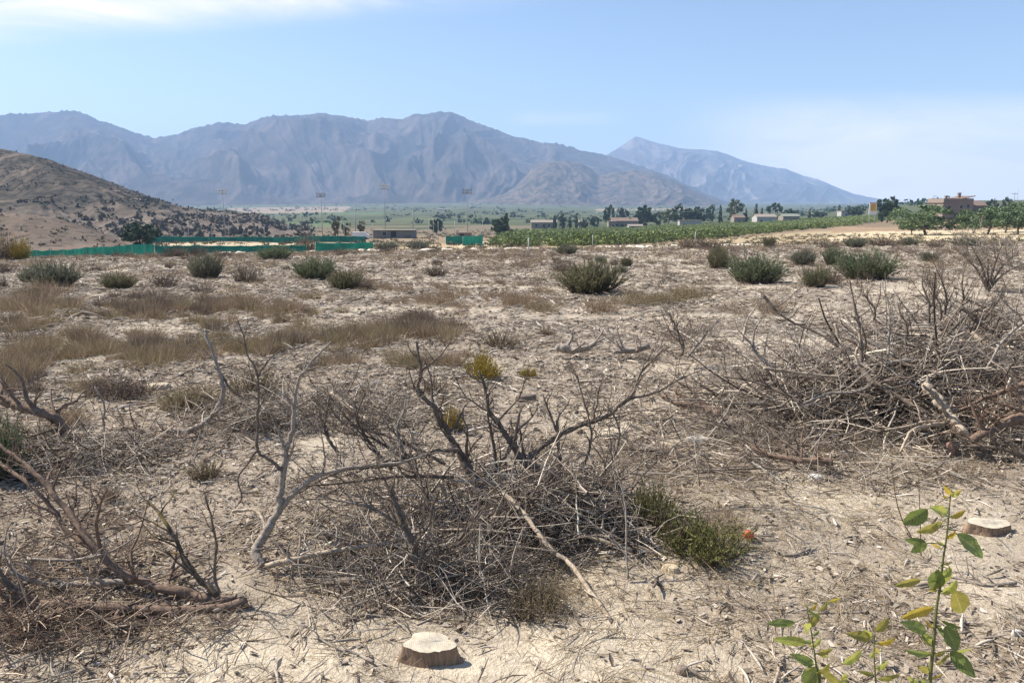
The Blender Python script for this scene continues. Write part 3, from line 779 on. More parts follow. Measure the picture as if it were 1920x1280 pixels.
net_fence('bright green netting fence ending right of the red roofed hut', [a[0] for a in A], M_NET, [a[1] for a in A], 14)

# floodlight masts
def mast(px, row_top, Y, label, bright=False):
    p, h = put(px, row_top, Y); e = empty('floodlight_mast', p, label, 'floodlight', 'floodlight masts of the sports courts')
    MB().tubes(np.array([(0, 0, -.5), (0, 0, h * .5), (0, 0, h - .5)]), np.array([.12, .10, .07]), 8, True).build('pole', M_GALV, e)
    r = MB().box(-1.35, 1.35, -.06, .06, h - .95, h - .82).box(-1.35, 1.35, -.06, .06, h - .18, h - .05).box(-.1, .1, -.1, .1, h - 1.1, h)
    r.build('lamp_rack', M_GALV, e, False)
    for zz in (h - .80, h - .03):
        for xx in (-1.15, -.4, .4, 1.15):
            MB().box(xx - .22, xx + .22, -.3, -.13, zz, zz + .4).build('lamp', M_WHITEP if bright else M_GALV, e, False)
    return e
mast(423, 357, 225, 'floodlight mast with white lamps against the dark mountain, leftmost one', True)
mast(605, 364, 235, 'dark floodlight mast in front of the pale ploughed strip')
mast(723, 348, 220, 'tallest floodlight mast with pale lamps, behind the low grey shed', True)
mast(877, 357, 215, 'floodlight mast right behind the red roofed hut')
def tpole(px, row_top, Y, label):
    p, h = put(px, row_top, Y); e = empty('utility_pole', p, label, 'utility pole')
    MB().tubes(np.array([(0, 0, -.5), (0, 0, h)]), np.array([.17, .12]), 8, True).build('pole', M_GALV, e)
    MB().box(-1.3, 1.3, -.08, .08, h - .55, h - .4).build('crossarm', M_GALV, e, False)
    for xx in (-1.1, 0, 1.1):
        MB().tubes(np.array([(xx, 0, h - .4), (xx, 0, h - .1)]), np.array([.07, .05]), 6, True).build('insulator', M_WHITEP, e)
tpole(667, 391, 260, 'utility pole with crossarm left of the low grey shed')
tpole(775, 388, 255, 'utility pole with crossarm right of the low grey shed')
tpole(1750, 366, 420, 'small utility pole on the plateau left of the brick farmhouse')
tpole(1898, 361, 300, 'utility pole above the almonds, left of the two at the right edge')
for px, r in [(1904, 353)]:
    p, h = put(px, r, 305); o = MB().tubes(np.array([(0, 0, -.3), (0, 0, h * .6), (0, 0, h)]), np.array([.10, .07, .04]), 6, True).build('antenna_pole', M_GALV, None, True); o.location = p
    tag(o, 'thin tall aerial pole at the right edge above the almonds', 'pole')
for px, row in [(355, 419), (398, 424), (430, 421), (497, 420), (543, 421), (595, 420), (646, 418), (700, 417), (805, 410), (813, 409), (853, 414), (905, 413), (822, 415)]:
    p, h = put(px, row, 185); o = MB().tubes(np.array([(0, 0, -.3), (0, 0, h * .6), (0, 0, h)]), np.array([.07, .06, .05]), 6, True).build('net_post', M_POST, None); o.location = p
    tag(o, 'thin pale post rising above the green netting of the courts', 'post', 'tall net posts around the courts')
for px, base, top in [(1111, 464, 440), (991, 475, 446), (1303, 461, 435)]:
    p = G(px, base); h = (base - top) / ppm(p.y, p.z); o = MB().tubes(np.array([(0, 0, -.2), (0, 0, h)]), np.array([.05, .045]), 6, True).build('marker_post', M_POST, None); o.location = p
    tag(o, {1111: 'thin pale post standing at the right end of the sandy track', 991: 'thin post at the near edge of the sandy track', 1303: 'thin post in the bare strip before the orchard'}[px], 'post')

# houses
def house(name, label, px, row_base, row_top, Y, wpx, wall, roofm, style='gable', depth=8, wins=(), door=None, chim=(), rz=0.0, cat='house', zb=None, ridge=.30):
    if cat == 'farm building': Y = G(px, row_base).y
    p, h = put(px, row_top, Y)
    zb = P(px, row_base, Y).z if zb is None else zb
    if Y > 350: row_top += (row_base - row_top) * .14
    zb = min(zb, p.z + .3)
    h = P(px, row_top, Y).z - zb
    W = wpx / ppm(Y, zb); e = empty(name, (p.x, Y, zb), label, cat, None, rz)
    hw = h * (1 - ridge) if style != 'flat' else h * .93
    MB().box(-W / 2, W / 2, 0, depth, -1.5, hw).build('wall', wall, e, False)
    o_ = .35
    if style == 'gable':
        a = [(-W / 2 - o_, -o_, hw - .05), (W / 2 + o_, -o_, hw - .05), (W / 2 + o_, depth / 2, h), (-W / 2 - o_, depth / 2, h), (W / 2 + o_, depth + o_, hw - .05), (-W / 2 - o_, depth + o_, hw - .05)]
        v = a + [(x, y, z + .18) for x, y, z in a]
        MB().add(v, q=[(6, 7, 8, 9), (9, 8, 10, 11), (0, 3, 2, 1), (3, 5, 4, 2), (0, 1, 7, 6), (5, 11, 10, 4)], n=[(0, 6, 9, 11, 5, 3), (1, 2, 4, 10, 8, 7)]).build('roof', roofm, e, False)
        MB().add([(-W / 2, 0, hw), (-W / 2, depth, hw), (-W / 2, depth / 2, h - .06), (W / 2, 0, hw), (W / 2, depth, hw), (W / 2, depth / 2, h - .06)], t=[(0, 2, 1), (3, 4, 5)]).build('gable', wall, e, False)
    elif style == 'mono':       # single slope rising to the right
        v = [(-W / 2 - o_, -o_, hw * .78), (W / 2 + o_, -o_, h - .2), (W / 2 + o_, depth, h - .2), (-W / 2 - o_, depth, hw * .78)]
        v = v + [(x, y, z + .22) for x, y, z in v]
        MB().add(v, q=[(3, 2, 1, 0), (4, 5, 6, 7), (0, 1, 5, 4), (1, 2, 6, 5), (2, 3, 7, 6), (3, 0, 4, 7)]).build('roof', roofm, e, False)
    else:
        MB().box(-W / 2 - .3, W / 2 + .3, -.6, depth + .3, hw, h).build('roof', roofm, e, False)
    for wx, wz, ww, wh in wins:
        f_ = MB().box(wx * W - ww / 2 - .08, wx * W + ww / 2 + .08, -.05, -.003, wz - .08, wz + wh + .08).build('window', M_STUCCOW, e, False)
        MB().box(wx * W - ww / 2, wx * W + ww / 2, -.07, -.052, wz, wz + wh).build('pane', M_DARKWIN, f_, False)
    if door: MB().box(door[0] * W - door[1] / 2, door[0] * W + door[1] / 2, -.06, -.003, 0, door[2]).build('door', door[3] if len(door) > 3 else M_DARKWIN, e, False)
    for cx, cz0, cz1, cw in chim:
        MB().box(cx * W - cw / 2, cx * W + cw / 2, depth * .35, depth * .35 + cw, cz0, cz1).box(cx * W - cw / 2 - .12, cx * W + cw / 2 + .12, depth * .35 - .12, depth * .35 + cw + .12, cz1, cz1 + .18).build('chimney', wall, e, False)
    return e
house('shed', 'long low grey flat roofed shed behind the green fences', 738, 443, 431, 200, 78, M_STUCCOG, M_STUCCO, 'flat', 5, [(-.22, .5, 1.0, .8)], (.0, 1.4, 1.5), cat='shed')
house('hut', 'small hut with flat reddish roof beside the short green fence', 871, 449, 436, 190, 24, M_STUCCO, M_TILE, 'flat', 4, [], (-.2, .9, 1.4), cat='hut')
house('farmhouse', 'two storey brick farmhouse with chimneys on the rise at the right', 1794, 405, 367, 258, 56, M_BRICK, M_TILE, 'mono', 10, [(-.3, 3.2, 1.1, 1.2), (.1, 3.4, 1.1, 1.2), (.33, 3.6, 1.0, 1.2)], (-.05, 1.1, 2.1), [(-.22, 5.2, 7.6, .7), (.22, 6.3, 8.6, .8)], ridge=.12)
house('outbuilding', 'low brick outbuilding attached to the right of the farmhouse', 1832, 402, 377, 262, 30, M_BRICK, M_TILE, 'gable', 7, [(.1, 1.4, .9, .9)], None, cat='outbuilding')
house('villa', 'cream villa with terracotta roof beyond the left part of the orchard', 1172, 426, 406, 400, 48, M_STUCCO, M_TILE, 'gable', 9, [(-.32, 1.2, 1.2, 1.2), (.05, 1.2, 1.2, 1.2), (.3, 1.2, 1.2, 1.2)], (-.12, 1.6, 2.2), [(.2, 4.0, 6.0, .7)])
house('villa_annexe', 'small flat roofed annexe at the left end of the terracotta villa', 1148, 425, 413, 396, 14, M_STUCCO, M_TILEG, 'flat', 6, [(.1, 1.0, 1.0, 1.0)], cat='annexe')
house('white_cottage', 'small white cottage at the orchard edge right of the villa', 1192, 430, 420, 370, 26, M_STUCCOW, M_TILEG, 'gable', 6, [(-.25, .8, 1.2, .7)], cat='cottage')
house('stone_house', 'long low beige house left of the villa behind the orchard', 1020, 425, 411, 430, 48, M_STUCCO, M_TILEG, 'gable', 8, [(-.3, 1, 1.2, 1.1), (.2, 1, 1.2, 1.1)], (0, 1.2, 2.0))
house('stone_house', 'narrow beige house standing right of the cypress row', 1092, 424, 412, 430, 14, M_STUCCO, M_TILEG, 'gable', 7, [(.0, 1.2, 1.2, 1.1)])
house('white_wall_house', 'long low white building half hidden by the orchard under the tree row', 1295, 419, 412, 410, 42, M_STUCCOW, M_TILEG, 'flat', 5, [(-.3, .6, 1.2, .8), (.1, .6, 1.2, .8)])
house('cream_house', 'cream house with pale roof below the tall cypresses', 1437, 411, 400.5, 410, 36, M_STUCCOW, M_TILEG, 'gable', 9, [(-.28, .8, 1.3, 1.0), (.22, .8, 1.3, 1.0)])
house('cottage', 'small beige cottage between the pale tree and the cream house', 1386, 411, 402, 425, 20, M_STUCCO, M_TILE, 'gable', 7, [(0, 1, 1.2, 1.0)])
house('grey_house', 'grey green roofed house right of the cream house', 1483, 410, 400, 415, 30, M_STUCCO, plain_mat('green_grey_roof', (.22, .23, .19), .9, .15, 2), 'gable', 8, [(.2, .8, 1.2, 1.0)])
house('white_house', 'small bright white house beside a cypress near the billboard', 1585, 402, 394, 440, 16, M_STUCCOW, M_TILEG, 'flat', 6, [(.1, .8, 1.2, .9)])
for i, (px, rb, rt, wpx, Y, lab) in enumerate([
    (838, 384, 381, 9, 1900, 'white farm building on the plain, below the dark foot of the range'),
    (856, 380, 376.5, 12, 2100, 'pinkish farm building highest up on the plain'),
    (895, 385, 382, 8, 1800, 'white farm building on the plain, right of the pinkish one'),
    (692, 397, 394.5, 12, 1300, 'pale farm shed on the plain left of the tall floodlight mast'),
    (830, 394, 391, 16, 1400, 'wide pale farm building in the middle of the plain'),
    (885, 394.5, 392, 14, 1400, 'low pale farm building in the middle of the plain, right of a wider one'),
    (1124, 400, 397, 9, 1000, 'tiny white building left of the slender dark tree'),
    (743, 391, 388.5, 6, 1600, 'tiny white hut on the plain right of the tall floodlight mast'),
    (1538, 383, 380.5, 14, 1500, 'pale farm building at the foot of the far peak'),
    (1542, 391, 389, 6, 1100, 'tiny white hut below the farm building at the foot of the far peak')]):
    house('farm_building', lab, px, rb, rt, Y, wpx, M_STUCCOW if i != 1 else M_STUCCO, M_TILEG if i != 1 else M_TILE, 'gable', 10, [], cat='farm building')

# billboard
p = at(1634, 235); k = ppm(235, 0); z0, z1 = P(1634, 402.5, 235).z - p.z, P(1634, 380, 235).z - p.z
e = empty('billboard', p, 'upright white billboard with a yellow orange panel beside the round tree', 'billboard')
wb = 14 / k
MB().box(-wb / 2, wb / 2, -.08, .08, z0, z1).build('board', M_WHITEP, e, False)
MB().box(-wb * .30, wb * .40, -.10, -.083, z0 + (z1 - z0) * .30, z1 - (z1 - z0) * .10).build('poster_panel', plain_mat('orange_yellow_panel', (.62, .34, .05), .6, .12, .7), e, False)
MB().box(-wb * .5, wb * .5, -.10, -.083, z1 - .25, z1).build('poster_strip', plain_mat('red_strip', (.45, .16, .08), .6, .1, 1), e, False)
for s_ in (-.35, .35): MB().box(wb * s_ - .08, wb * s_ + .08, -.07, .07, -.5, z0).build('post', M_GALV, e, False)
# white van by the fence
p, h = put(677, 441.5, 195); e = empty('parked_van', p, 'small white van showing above the long green fence', 'van')
hv_ = max(h, 1.9); z_ = hv_ - 1.9
MB().box(-2.1, 1.2, -.9, .9, z_ + .35, hv_).add([(1.2, -.85, z_ + .35), (2.2, -.85, z_ + .35), (2.2, .85, z_ + .35), (1.2, .85, z_ + .35), (1.2, -.85, hv_ - .1), (2.15, -.85, z_ + 1.1), (2.15, .85, z_ + 1.1), (1.2, .85, hv_ - .1)], q=[(0, 3, 2, 1), (0, 1, 5, 4), (1, 2, 6, 5), (2, 3, 7, 6), (3, 0, 4, 7), (4, 5, 6, 7)]).build('body', M_WHITEP, e, False)
for xx in (-1.4, 1.4):
    for yy in (-.95, .75): MB().tubes(np.array([(xx, yy, z_ + .33), (xx, yy + .2, z_ + .33)]), np.array([.33, .33]), 14, True).build('wheel', M_DARKWIN, e)

# pale chalky edge of the track just beyond the field
def strip(px0, px1, row0, row1, th, label, mat, n=60, Yadd=0.0):
    L = [G(px, np.interp(px, [px0, px1], [row0, row1])) for px in np.linspace(px0, px1, n)]
    A = np.array([tuple(p) for p in L]); wN = th * (.6 + .9 * vnoise(np.arange(n) * .6, np.zeros(n), 8))
    B = A + np.stack([np.zeros(n), wN, np.zeros(n)], 1)
    A[:, 2] = gz(A[:, 0], A[:, 1]) - .02; B[:, 2] = gz(B[:, 0], B[:, 1]) - .02
    M_ = (A + B) / 2; M_[:, 2] += .22 * (vnoise(np.arange(n) * .5, np.ones(n), 4) - .02)
    V = np.concatenate([A, M_, B]); ix = np.arange(3 * n).reshape(3, n)
    tag(MB().add(V, q=np.stack([ix[:-1, :-1], ix[:-1, 1:], ix[1:, 1:], ix[1:, :-1]], -1).reshape(-1, 4)).build('path', mat), label, kind='structure')
M_CHALK = plain_mat('chalky_gravel', (.66, .60, .50), .95, .15, 2)
strip(395, 600, 477, 470.5, .8, 'pale gravel edge of the track left of the sand', M_CHALK)
strip(600, 720, 470.8, 471, .7, 'pale gravel edge of the track before the bushes', M_CHALK)
strip(775, 1010, 470.2, 468, .5, 'pale gravel edge of the track before the sandy mound', M_CHALK)
strip(1110, 1225, 465.6, 463.5, .7, 'pale gravel edge of the track before the orchard', M_CHALK)
strip(1235, 1440, 462.5, 459.5, .6, 'pale gravel edge of the track before the bare field', M_CHALK)
# ================================================================== litter of the cleared field
def scatter(Y0, Y1, per_m2, seed, patch=.5, side=.74):
    rng = np.random.default_rng(seed)
    pad = 2.6                                # the litter goes on beyond the edges of the picture
    if Y0 < 3.3: Y0 = 1.9
    area = side * (Y1 ** 2 - Y0 ** 2) + 2 * pad * (Y1 - Y0); n = int(per_m2 * area)
    Y = rng.uniform(Y0, Y1, n * 2); Y = Y[rng.uniform(size=len(Y)) < (side * Y + pad) / (side * Y1 + pad)]; x = rng.uniform(-1, 1, len(Y)) * (side * Y + pad)
    Y, x = Y[:n], x[:n]
    z = gz(x, Y); px, py = proj(x, Y, z)
    pn = np.clip((fbm(x * .55, Y * .55, 3, 31) - .30) * 3.0, .12, 1.15) * (1 - patch) + patch * np.clip((fbm(x * 2.4, Y * 2.4, 2, 33) - .3) * 3, .1, 1.2)
    k = rng.uniform(size=n) < litter_density(px, py, Y) * pn
    return x[k], Y[k], z[k], rng

def sticks(mb, x, Y, z, rng, lmin, lmax, rmin, rmax, K=3, S=3, flat=.12, lift=.25, bend=.18, pw=2.0):
    n = len(x)
    if not n: return
    L = lmin + (lmax - lmin) * rng.uniform(size=n) ** pw; r = rmin + (rmax - rmin) * rng.uniform(size=n) ** 2.2
    yaw = rng.uniform(0, 2 * np.pi, n); pit = rng.normal(0, flat, n)
    d = np.stack([np.cos(yaw) * np.cos(pit), np.sin(yaw) * np.cos(pit), np.sin(pit)], 1)
    sd = np.stack([-np.sin(yaw), np.cos(yaw), np.zeros(n)], 1)
    t = np.linspace(-.5, .5, K)
    c = np.stack([x, Y, z + r * (.6 + 5 * lift * rng.uniform(size=n)) + np.abs(np.sin(pit)) * L * .45], 1)
    cv = c[:, None] + d[:, None] * (t[None] * L[:, None])[:, :, None] + sd[:, None] * ((.25 - t[None] ** 2) * (L * rng.normal(0, bend, n))[:, None])[:, :, None]
    cv[:, :, 2] += (.25 - t[None] ** 2) * (L * np.abs(rng.normal(0, bend * .6, n)))[:, None]
    prof = 1 - .55 * np.abs(np.linspace(-.6, 1, K)); prof[-1] *= .45; prof[0] *= .6
    mb.tubes(cv, r[:, None] * prof[None], S)

M_CHIP = island_mat('wood_chips', [(0, (.085, .065, .050)), (.18, (.175, .140, .110)), (.40, (.29, .242, .195)), (.66, (.385, .322, .255)), (.86, (.51, .445, .37)), (1, (.60, .535, .455))], .9)
M_STRAW = island_mat('dry_straw', [(0, (.14, .10, .065)), (.4, (.25, .185, .115)), (.8, (.37, .29, .185)), (1, (.48, .39, .26))], .85)
mb = MB()
for Y0, Y1, den, l0, l1, r0, r1, sd_ in [(2.6, 6, 600, .02, .24, .0016, .0070, 1), (6, 12, 330, .03, .32, .0026, .011, 2), (12, 24, 120, .05, .42, .005, .017, 3), (24, 40, 42, .09, .6, .008, .026, 4), (40, 62, 15, .15, .8, .013, .038, 5)]:
    x, Y, z, rng = scatter(Y0, Y1, den, 100 + sd_)
    sticks(mb, x, Y, z, rng, l0, l1, r0, r1)
for Y0, Y1, den, l0, l1, r0, r1, sd_ in [(2.8, 7, 50, .04, .20, .005, .0125, 21), (7, 15, 24, .07, .32, .007, .018, 22), (15, 30, 9, .12, .45, .012, .028, 23)]:
    x, Y, z, rng = scatter(Y0, Y1, den, 100 + sd_, .3)
    sticks(mb, x, Y, z, rng, l0, l1, r0, r1, K=4, S=4, flat=.16, lift=.35, bend=.16, pw=1.4)
tag(mb.build('wood_chips', M_CHIP), 'grey weathered wood chips and splinters littering the whole field', kind='stuff')
# flat bark plates and larger broken pieces
mb = MB()
for Y0, Y1, den, s0, sd_ in [(2.6, 7, 250, .017, 11), (7, 16, 120, .028, 12), (16, 34, 34, .052, 13), (34, 60, 11, .085, 14)]:
    x, Y, z, rng = scatter(Y0, Y1, den, 200 + sd_)
    n = len(x); yaw = rng.uniform(0, 6.28, n); L = s0 * rng.uniform(.6, 1.8, n); W = L * rng.uniform(.22, .6, n); tl = rng.normal(0, .34, (n, 2))
    a = np.stack([np.cos(yaw), np.sin(yaw), tl[:, 0]], 1) * L[:, None]; b_ = np.stack([-np.sin(yaw), np.cos(yaw), tl[:, 1]], 1) * W[:, None]
    c = np.stack([x, Y, z + .008 + L * .12], 1); th = np.stack([np.zeros(n), np.zeros(n), L * .12], 1)
    js = rng.uniform(.35, 1.1, (4, n, 1)); top = [c - a * js[0] - b_ * .7, c + a * .8 * js[1] - b_, c + a + b_ * .6 * js[2], c - a * .7 + b_ * js[3]]; bot = [p_ - th for p_ in top]
    V = np.stack(top + bot, 1); o_ = (np.arange(n) * 8)[:, None]
    q = np.concatenate([o_ + np.array(f) for f in [(0, 1, 2, 3), (0, 4, 5, 1), (1, 5, 6, 2), (2, 6, 7, 3), (3, 7, 4, 0)]])
    mb.add(V, q=q)
tag(mb.build('bark_litter', M_CHIP, smooth=False), 'flat pieces of bark and broken wood strewn over the soil', kind='stuff')
# thicker litter of bark and dead leaves at the left
mb = MB()
for Y0, Y1, den, s0, sd_ in [(2.9, 6, 520, .015, 31), (6, 11, 230, .022, 32)]:
    x, Y, z, rng = scatter(Y0, Y1, den, 200 + sd_, .6); qx, qy = proj(x, Y, z); kk = ((qx < 860 - 160 * rng.uniform(size=len(x))) & (qy < 1180) | (rng.uniform(size=len(x)) < .34)) & (qy > 650); x, Y, z = x[kk], Y[kk], z[kk]
    n = len(x); yaw = rng.uniform(0, 6.28, n); L = s0 * rng.uniform(.6, 2.2, n); W = L * rng.uniform(.25, .55, n)
    a = np.stack([np.cos(yaw), np.sin(yaw), rng.normal(0, .4, n)], 1) * L[:, None]; b_ = np.stack([-np.sin(yaw), np.cos(yaw), rng.normal(0, .4, n)], 1) * W[:, None]
    c = np.stack([x, Y, z + .006 + L * .35], 1); up_ = np.array([0, 0, 1.0]) * (L * rng.uniform(-.1, .35, n))[:, None]
    V = np.stack([c - a, c - a * .2 - b_ + up_, c + a, c - a * .1 + b_ + up_, c - a * .1], 1); o_ = (np.arange(n) * 5)[:, None]
    mb.add(V, t=np.concatenate([o_ + np.array(f) for f in [(0, 1, 4), (1, 2, 4), (2, 3, 4), (3, 0, 4)]]))
tag(mb.build('leaf_litter', island_mat('dead_leaves', [(0, (.09, .066, .048)), (.35, (.20, .155, .115)), (.7, (.33, .275, .215)), (1, (.50, .44, .36))], .9, .15)), 'curled dead leaves and bark flakes lying thick at the left and thinly over the sand', kind='stuff')
# straw and fine stalks close by
mb = MB()
x, Y, z, rng = scatter(2.5, 5.2, 620, 301, .8); sticks(mb, x, Y, z, rng, .05, .32, .0009, .0022, K=4, flat=.15, lift=.8, bend=.25)
x, Y, z, rng = scatter(5.2, 9.5, 160, 302, .8); sticks(mb, x, Y, z, rng, .08, .42, .0016, .0034, K=4, flat=.15, lift=.6, bend=.25)
kx = RNG.uniform(.02, .62, 5200) ; kY = np.sqrt(RNG.uniform(2.5 ** 2, 7.2 ** 2, 5200)); kx = kx * kY
sticks(mb, kx, kY, gz(kx, kY), np.random.default_rng(5), .06, .40, .0009, .0026, K=4, flat=.15, lift=.8, bend=.28)
tag(mb.build('straw', M_STRAW), 'dry straw and thin stalks lying on the sand', kind='stuff')
# pebbles and clods
mb = MB(); x, Y, z, rng = scatter(2.5, 8, 330, 401, .9)
n = len(x); s_ = .003 + .020 * rng.uniform(size=n) ** 6
oct_ = np.array([(1, 0, 0), (0, 1, 0), (-1, 0, 0), (0, -1, 0), (.1, .1, .7), (0, 0, -.7)])
V = np.stack([x, Y, z], 1)[:, None] + oct_[None] * (s_[:, None] * rng.uniform(.6, 1.3, (n, 1)))[:, :, None] * rng.uniform(.7, 1.3, (n, 6, 1))
o_ = (np.arange(n) * 6)[:, None]
mb.add(V, t=np.concatenate([o_ + np.array(f) for f in [(0, 1, 4), (1, 2, 4), (2, 3, 4), (3, 0, 4), (1, 0, 5), (2, 1, 5), (3, 2, 5), (0, 3, 5)]]))
tag(mb.build('pebbles', island_mat('pebble_soil', [(0, (.16, .12, .085)), (.4, (.32, .25, .18)), (.8, (.50, .41, .30)), (1, (.62, .55, .46))], .95)), 'small pale pebbles and clods on the sand', kind='stuff')

# ================================================================== dry weeds
def tuft_curves(rng, n, R, h, up=.55, K=4, dome=True, l0=.45, l1=1.15):
    """fine stalks of a mound: roots spread over radius R, tips fan outward"""
    a = rng.uniform(0, 6.283, n); rr = R * np.sqrt(rng.uniform(size=n)) * .55
    base = np.stack([np.cos(a) * rr, np.sin(a) * rr, np.full(n, -.01)], 1)
    a2 = a + rng.normal(0, .7, n); out = (rr / (R * .55)) * .9 * rng.uniform(.3, 1.2, n)
    d = np.stack([np.cos(a2) * out, np.sin(a2) * out, np.full(n, up + .35) * rng.uniform(.6, 1.2, n)], 1)
    d /= np.linalg.norm(d, axis=1, keepdims=True)
    L = h * rng.uniform(l0, l1, n)
    if dome: L *= (1.12 - .35 * out)
    t = np.linspace(0, 1, K)
    c = base[:, None] + d[:, None] * (t[None] * L[:, None])[:, :, None]
    wob = rng.normal(0, .10, (n, 1, 3)) * (t ** 2)[None, :, None] * L[:, None, None]
    wob2 = rng.normal(0, .035, (n, K, 3)) * L[:, None, None] * t[None, :, None]
    return c + wob + wob2, L

M_DRY = island_mat('dry_weeds', [(0, (.125, .088, .060)), (.35, (.215, .155, .104)), (.75, (.32, .240, .160)), (1, (.47, .375, .26))], .9, .3)
M_DRYG = island_mat('dry_greenish_weeds', [(0, (.130, .102, .058)), (.4, (.220, .172, .100)), (.8, (.32, .255, .155)), (1, (.44, .36, .23))], .9, .3)
M_DRYD = island_mat('dark_dry_weeds', [(0, (.095, .068, .052)), (.4, (.165, .122, .093)), (.8, (.25, .19, .145)), (1, (.34, .27, .21))], .9)
M_YEL = island_mat('yellow_weeds', [(0, (.16, .115, .022)), (.4, (.30, .215, .040)), (.8, (.42, .31, .07)), (1, (.30, .27, .09))], .85, .2)
M_LIMEW = island_mat('lime_weeds', [(0, (.085, .090, .026)), (.4, (.155, .160, .048)), (.8, (.235, .235, .085)), (1, (.33, .30, .14))], .85, .3)
M_SHRUB = [island_mat('shrub_green_%s' % c, s_, .85, .3) for c, s_ in [
    ('grey', [(0, (.095, .105, .070)), (.45, (.150, .165, .110)), (.8, (.21, .222, .155)), (1, (.30, .28, .21))]),
    ('olive', [(0, (.095, .098, .050)), (.45, (.155, .155, .080)), (.8, (.22, .21, .115)), (1, (.30, .265, .16))]),
    ('fresh', [(0, (.085, .112, .058)), (.45, (.135, .172, .088)), (.8, (.19, .232, .125)), (1, (.27, .285, .17))])]]
M_STEM = island_mat('woody_stems', [(0, (.06, .045, .034)), (.5, (.12, .092, .07)), (1, (.20, .16, .125))], .9)

# masses of weeds that read as bands: px, base row, half width px, row spread, how many, height px, material
mbs = {'a': MB(), 'b': MB(), 'c': MB()}
SPARSE = {26, 27, 28, 29, 30, 31, 32, 33, 34, 35, 37, 39, 40, 41, 45, 46, 47, 48, 49}
singles = []
def weed_band(px, row, hw, hr, n, hpx, key, seed, dens=260):
    rng = np.random.default_rng(seed)
    if seed < 60: n = max(3, int(n * .62))
    for i in range(n):
        q = rng.normal(0, .5, 2); g = G(px + q[0] * hw, row + q[1] * hr); k = ppm(g.y, g.z)
        if seed in SPARSE: singles.append((g, k, hpx, key, rng.uniform(.7, 1.5))); continue
        h = hpx / k * rng.uniform(.55, 1.25); R = h * rng.uniform(.9, 1.5)
        kk = key if seed >= 60 or rng.uniform() < .55 else 'abc'[rng.integers(0, 3)]
        c, L = tuft_curves(rng, dens, R, h, .30, 4, True, .45, 1.1)
        mbs[kk].blades(c + np.array(tuple(g)), np.clip(.62 / k * rng.uniform(.5, 1.4, dens), .0016, .026))
for a in [(60, 578, 90, 28, 46, 26, 'a', 1), (20, 615, 60, 20, 22, 30, 'a', 2), (250, 575, 130, 22, 60, 24, 'c', 3), (330, 588, 120, 16, 40, 24, 'a', 4), (430, 575, 120, 18, 42, 20, 'a', 5), (480, 592, 90, 12, 26, 20, 'b', 6), (560, 582, 60, 20, 20, 22, 'a', 7),
          (110, 600, 50, 12, 14, 22, 'b', 8), (40, 685, 80, 40, 44, 34, 'a', 9), (150, 660, 110, 24, 48, 30, 'b', 10), (250, 655, 110, 24, 44, 34, 'a', 11), (290, 672, 60, 16, 22, 38, 'b', 12), (20, 720, 60, 22, 18, 34, 'a', 13), (470, 650, 100, 16, 42, 28, 'b', 14), (390, 612, 40, 12, 12, 28, 'b', 15),
          (400, 648, 60, 16, 20, 26, 'b', 16), (540, 640, 50, 14, 16, 26, 'a', 17), (640, 640, 60, 22, 26, 30, 'b', 18), (700, 630, 80, 22, 34, 32, 'b', 19), (760, 620, 60, 18, 24, 34, 'c', 20), (820, 625, 60, 16, 22, 28, 'a', 21), (620, 685, 40, 14, 14, 28, 'a', 22), (780, 685, 50, 12, 18, 32, 'b', 23), (830, 680, 40, 12, 12, 28, 'a', 24),
          (770, 600, 40, 10, 10, 24, 'a', 25), (960, 578, 90, 16, 20, 18, 'a', 26), (1000, 560, 80, 14, 20, 18, 'a', 27), (830, 565, 70, 14, 22, 16, 'a', 28), (740, 545, 60, 12, 14, 14, 'a', 29), (1210, 568, 50, 8, 16, 20, 'b', 30), (1290, 560, 60, 8, 16, 20, 'b', 31), (1110, 585, 30, 8, 6, 24, 'a', 32), (1010, 585, 40, 8, 8, 18, 'b', 33),
          (700, 555, 260, 36, 26, 12, 'a', 34), (1000, 530, 300, 30, 30, 9, 'c', 35), (600, 500, 500, 18, 44, 8, 'c', 36), (1300, 500, 400, 24, 50, 9, 'c', 37), (900, 490, 600, 12, 44, 7, 'a', 38), (1450, 475, 300, 8, 36, 9, 'c', 39), (1750, 475, 120, 8, 30, 11, 'c', 40), (1820, 500, 100, 14, 14, 12, 'a', 41), (300, 478, 260, 6, 50, 11, 'c', 42),
          (700, 473, 140, 4, 22, 9, 'c', 43), (140, 725, 60, 14, 8, 36, 'a', 44), (230, 745, 70, 14, 14, 30, 'c', 45), (350, 765, 40, 12, 12, 38, 'b', 46), (150, 800, 40, 10, 6, 34, 'a', 47), (1400, 585, 70, 14, 10, 24, 'a', 48), (1330, 640, 60, 14, 7, 26, 'c', 49)]:
    weed_band(*a)
# loose dry stalks around the near sand and the piles
for a in [(60, 1200, 110, 40, 12, 60, 'a', 60, 30), (30, 1080, 50, 50, 8, 70, 'c', 61, 30), (1000, 1130, 60, 26, 16, 75, 'b', 62, 45), (1350, 1000, 60, 25, 16, 60, 'a', 63, 40), (900, 1140, 160, 30, 20, 45, 'a', 64, 34), (1450, 830, 60, 24, 12, 60, 'c', 65, 40), (1600, 850, 180, 20, 14, 50, 'a', 66, 34),
          (1820, 890, 90, 12, 12, 45, 'a', 67, 36), (500, 810, 70, 16, 16, 42, 'c', 68, 40), (60, 850, 50, 30, 10, 60, 'b', 69, 40), (1700, 720, 150, 60, 18, 60, 'a', 70, 40), (1320, 1060, 150, 60, 14, 30, 'a', 71, 24), (1650, 1130, 200, 90, 22, 30, 'a', 72, 22), (700, 1180, 120, 50, 14, 40, 'a', 73, 26)]:
    weed_band(*a)
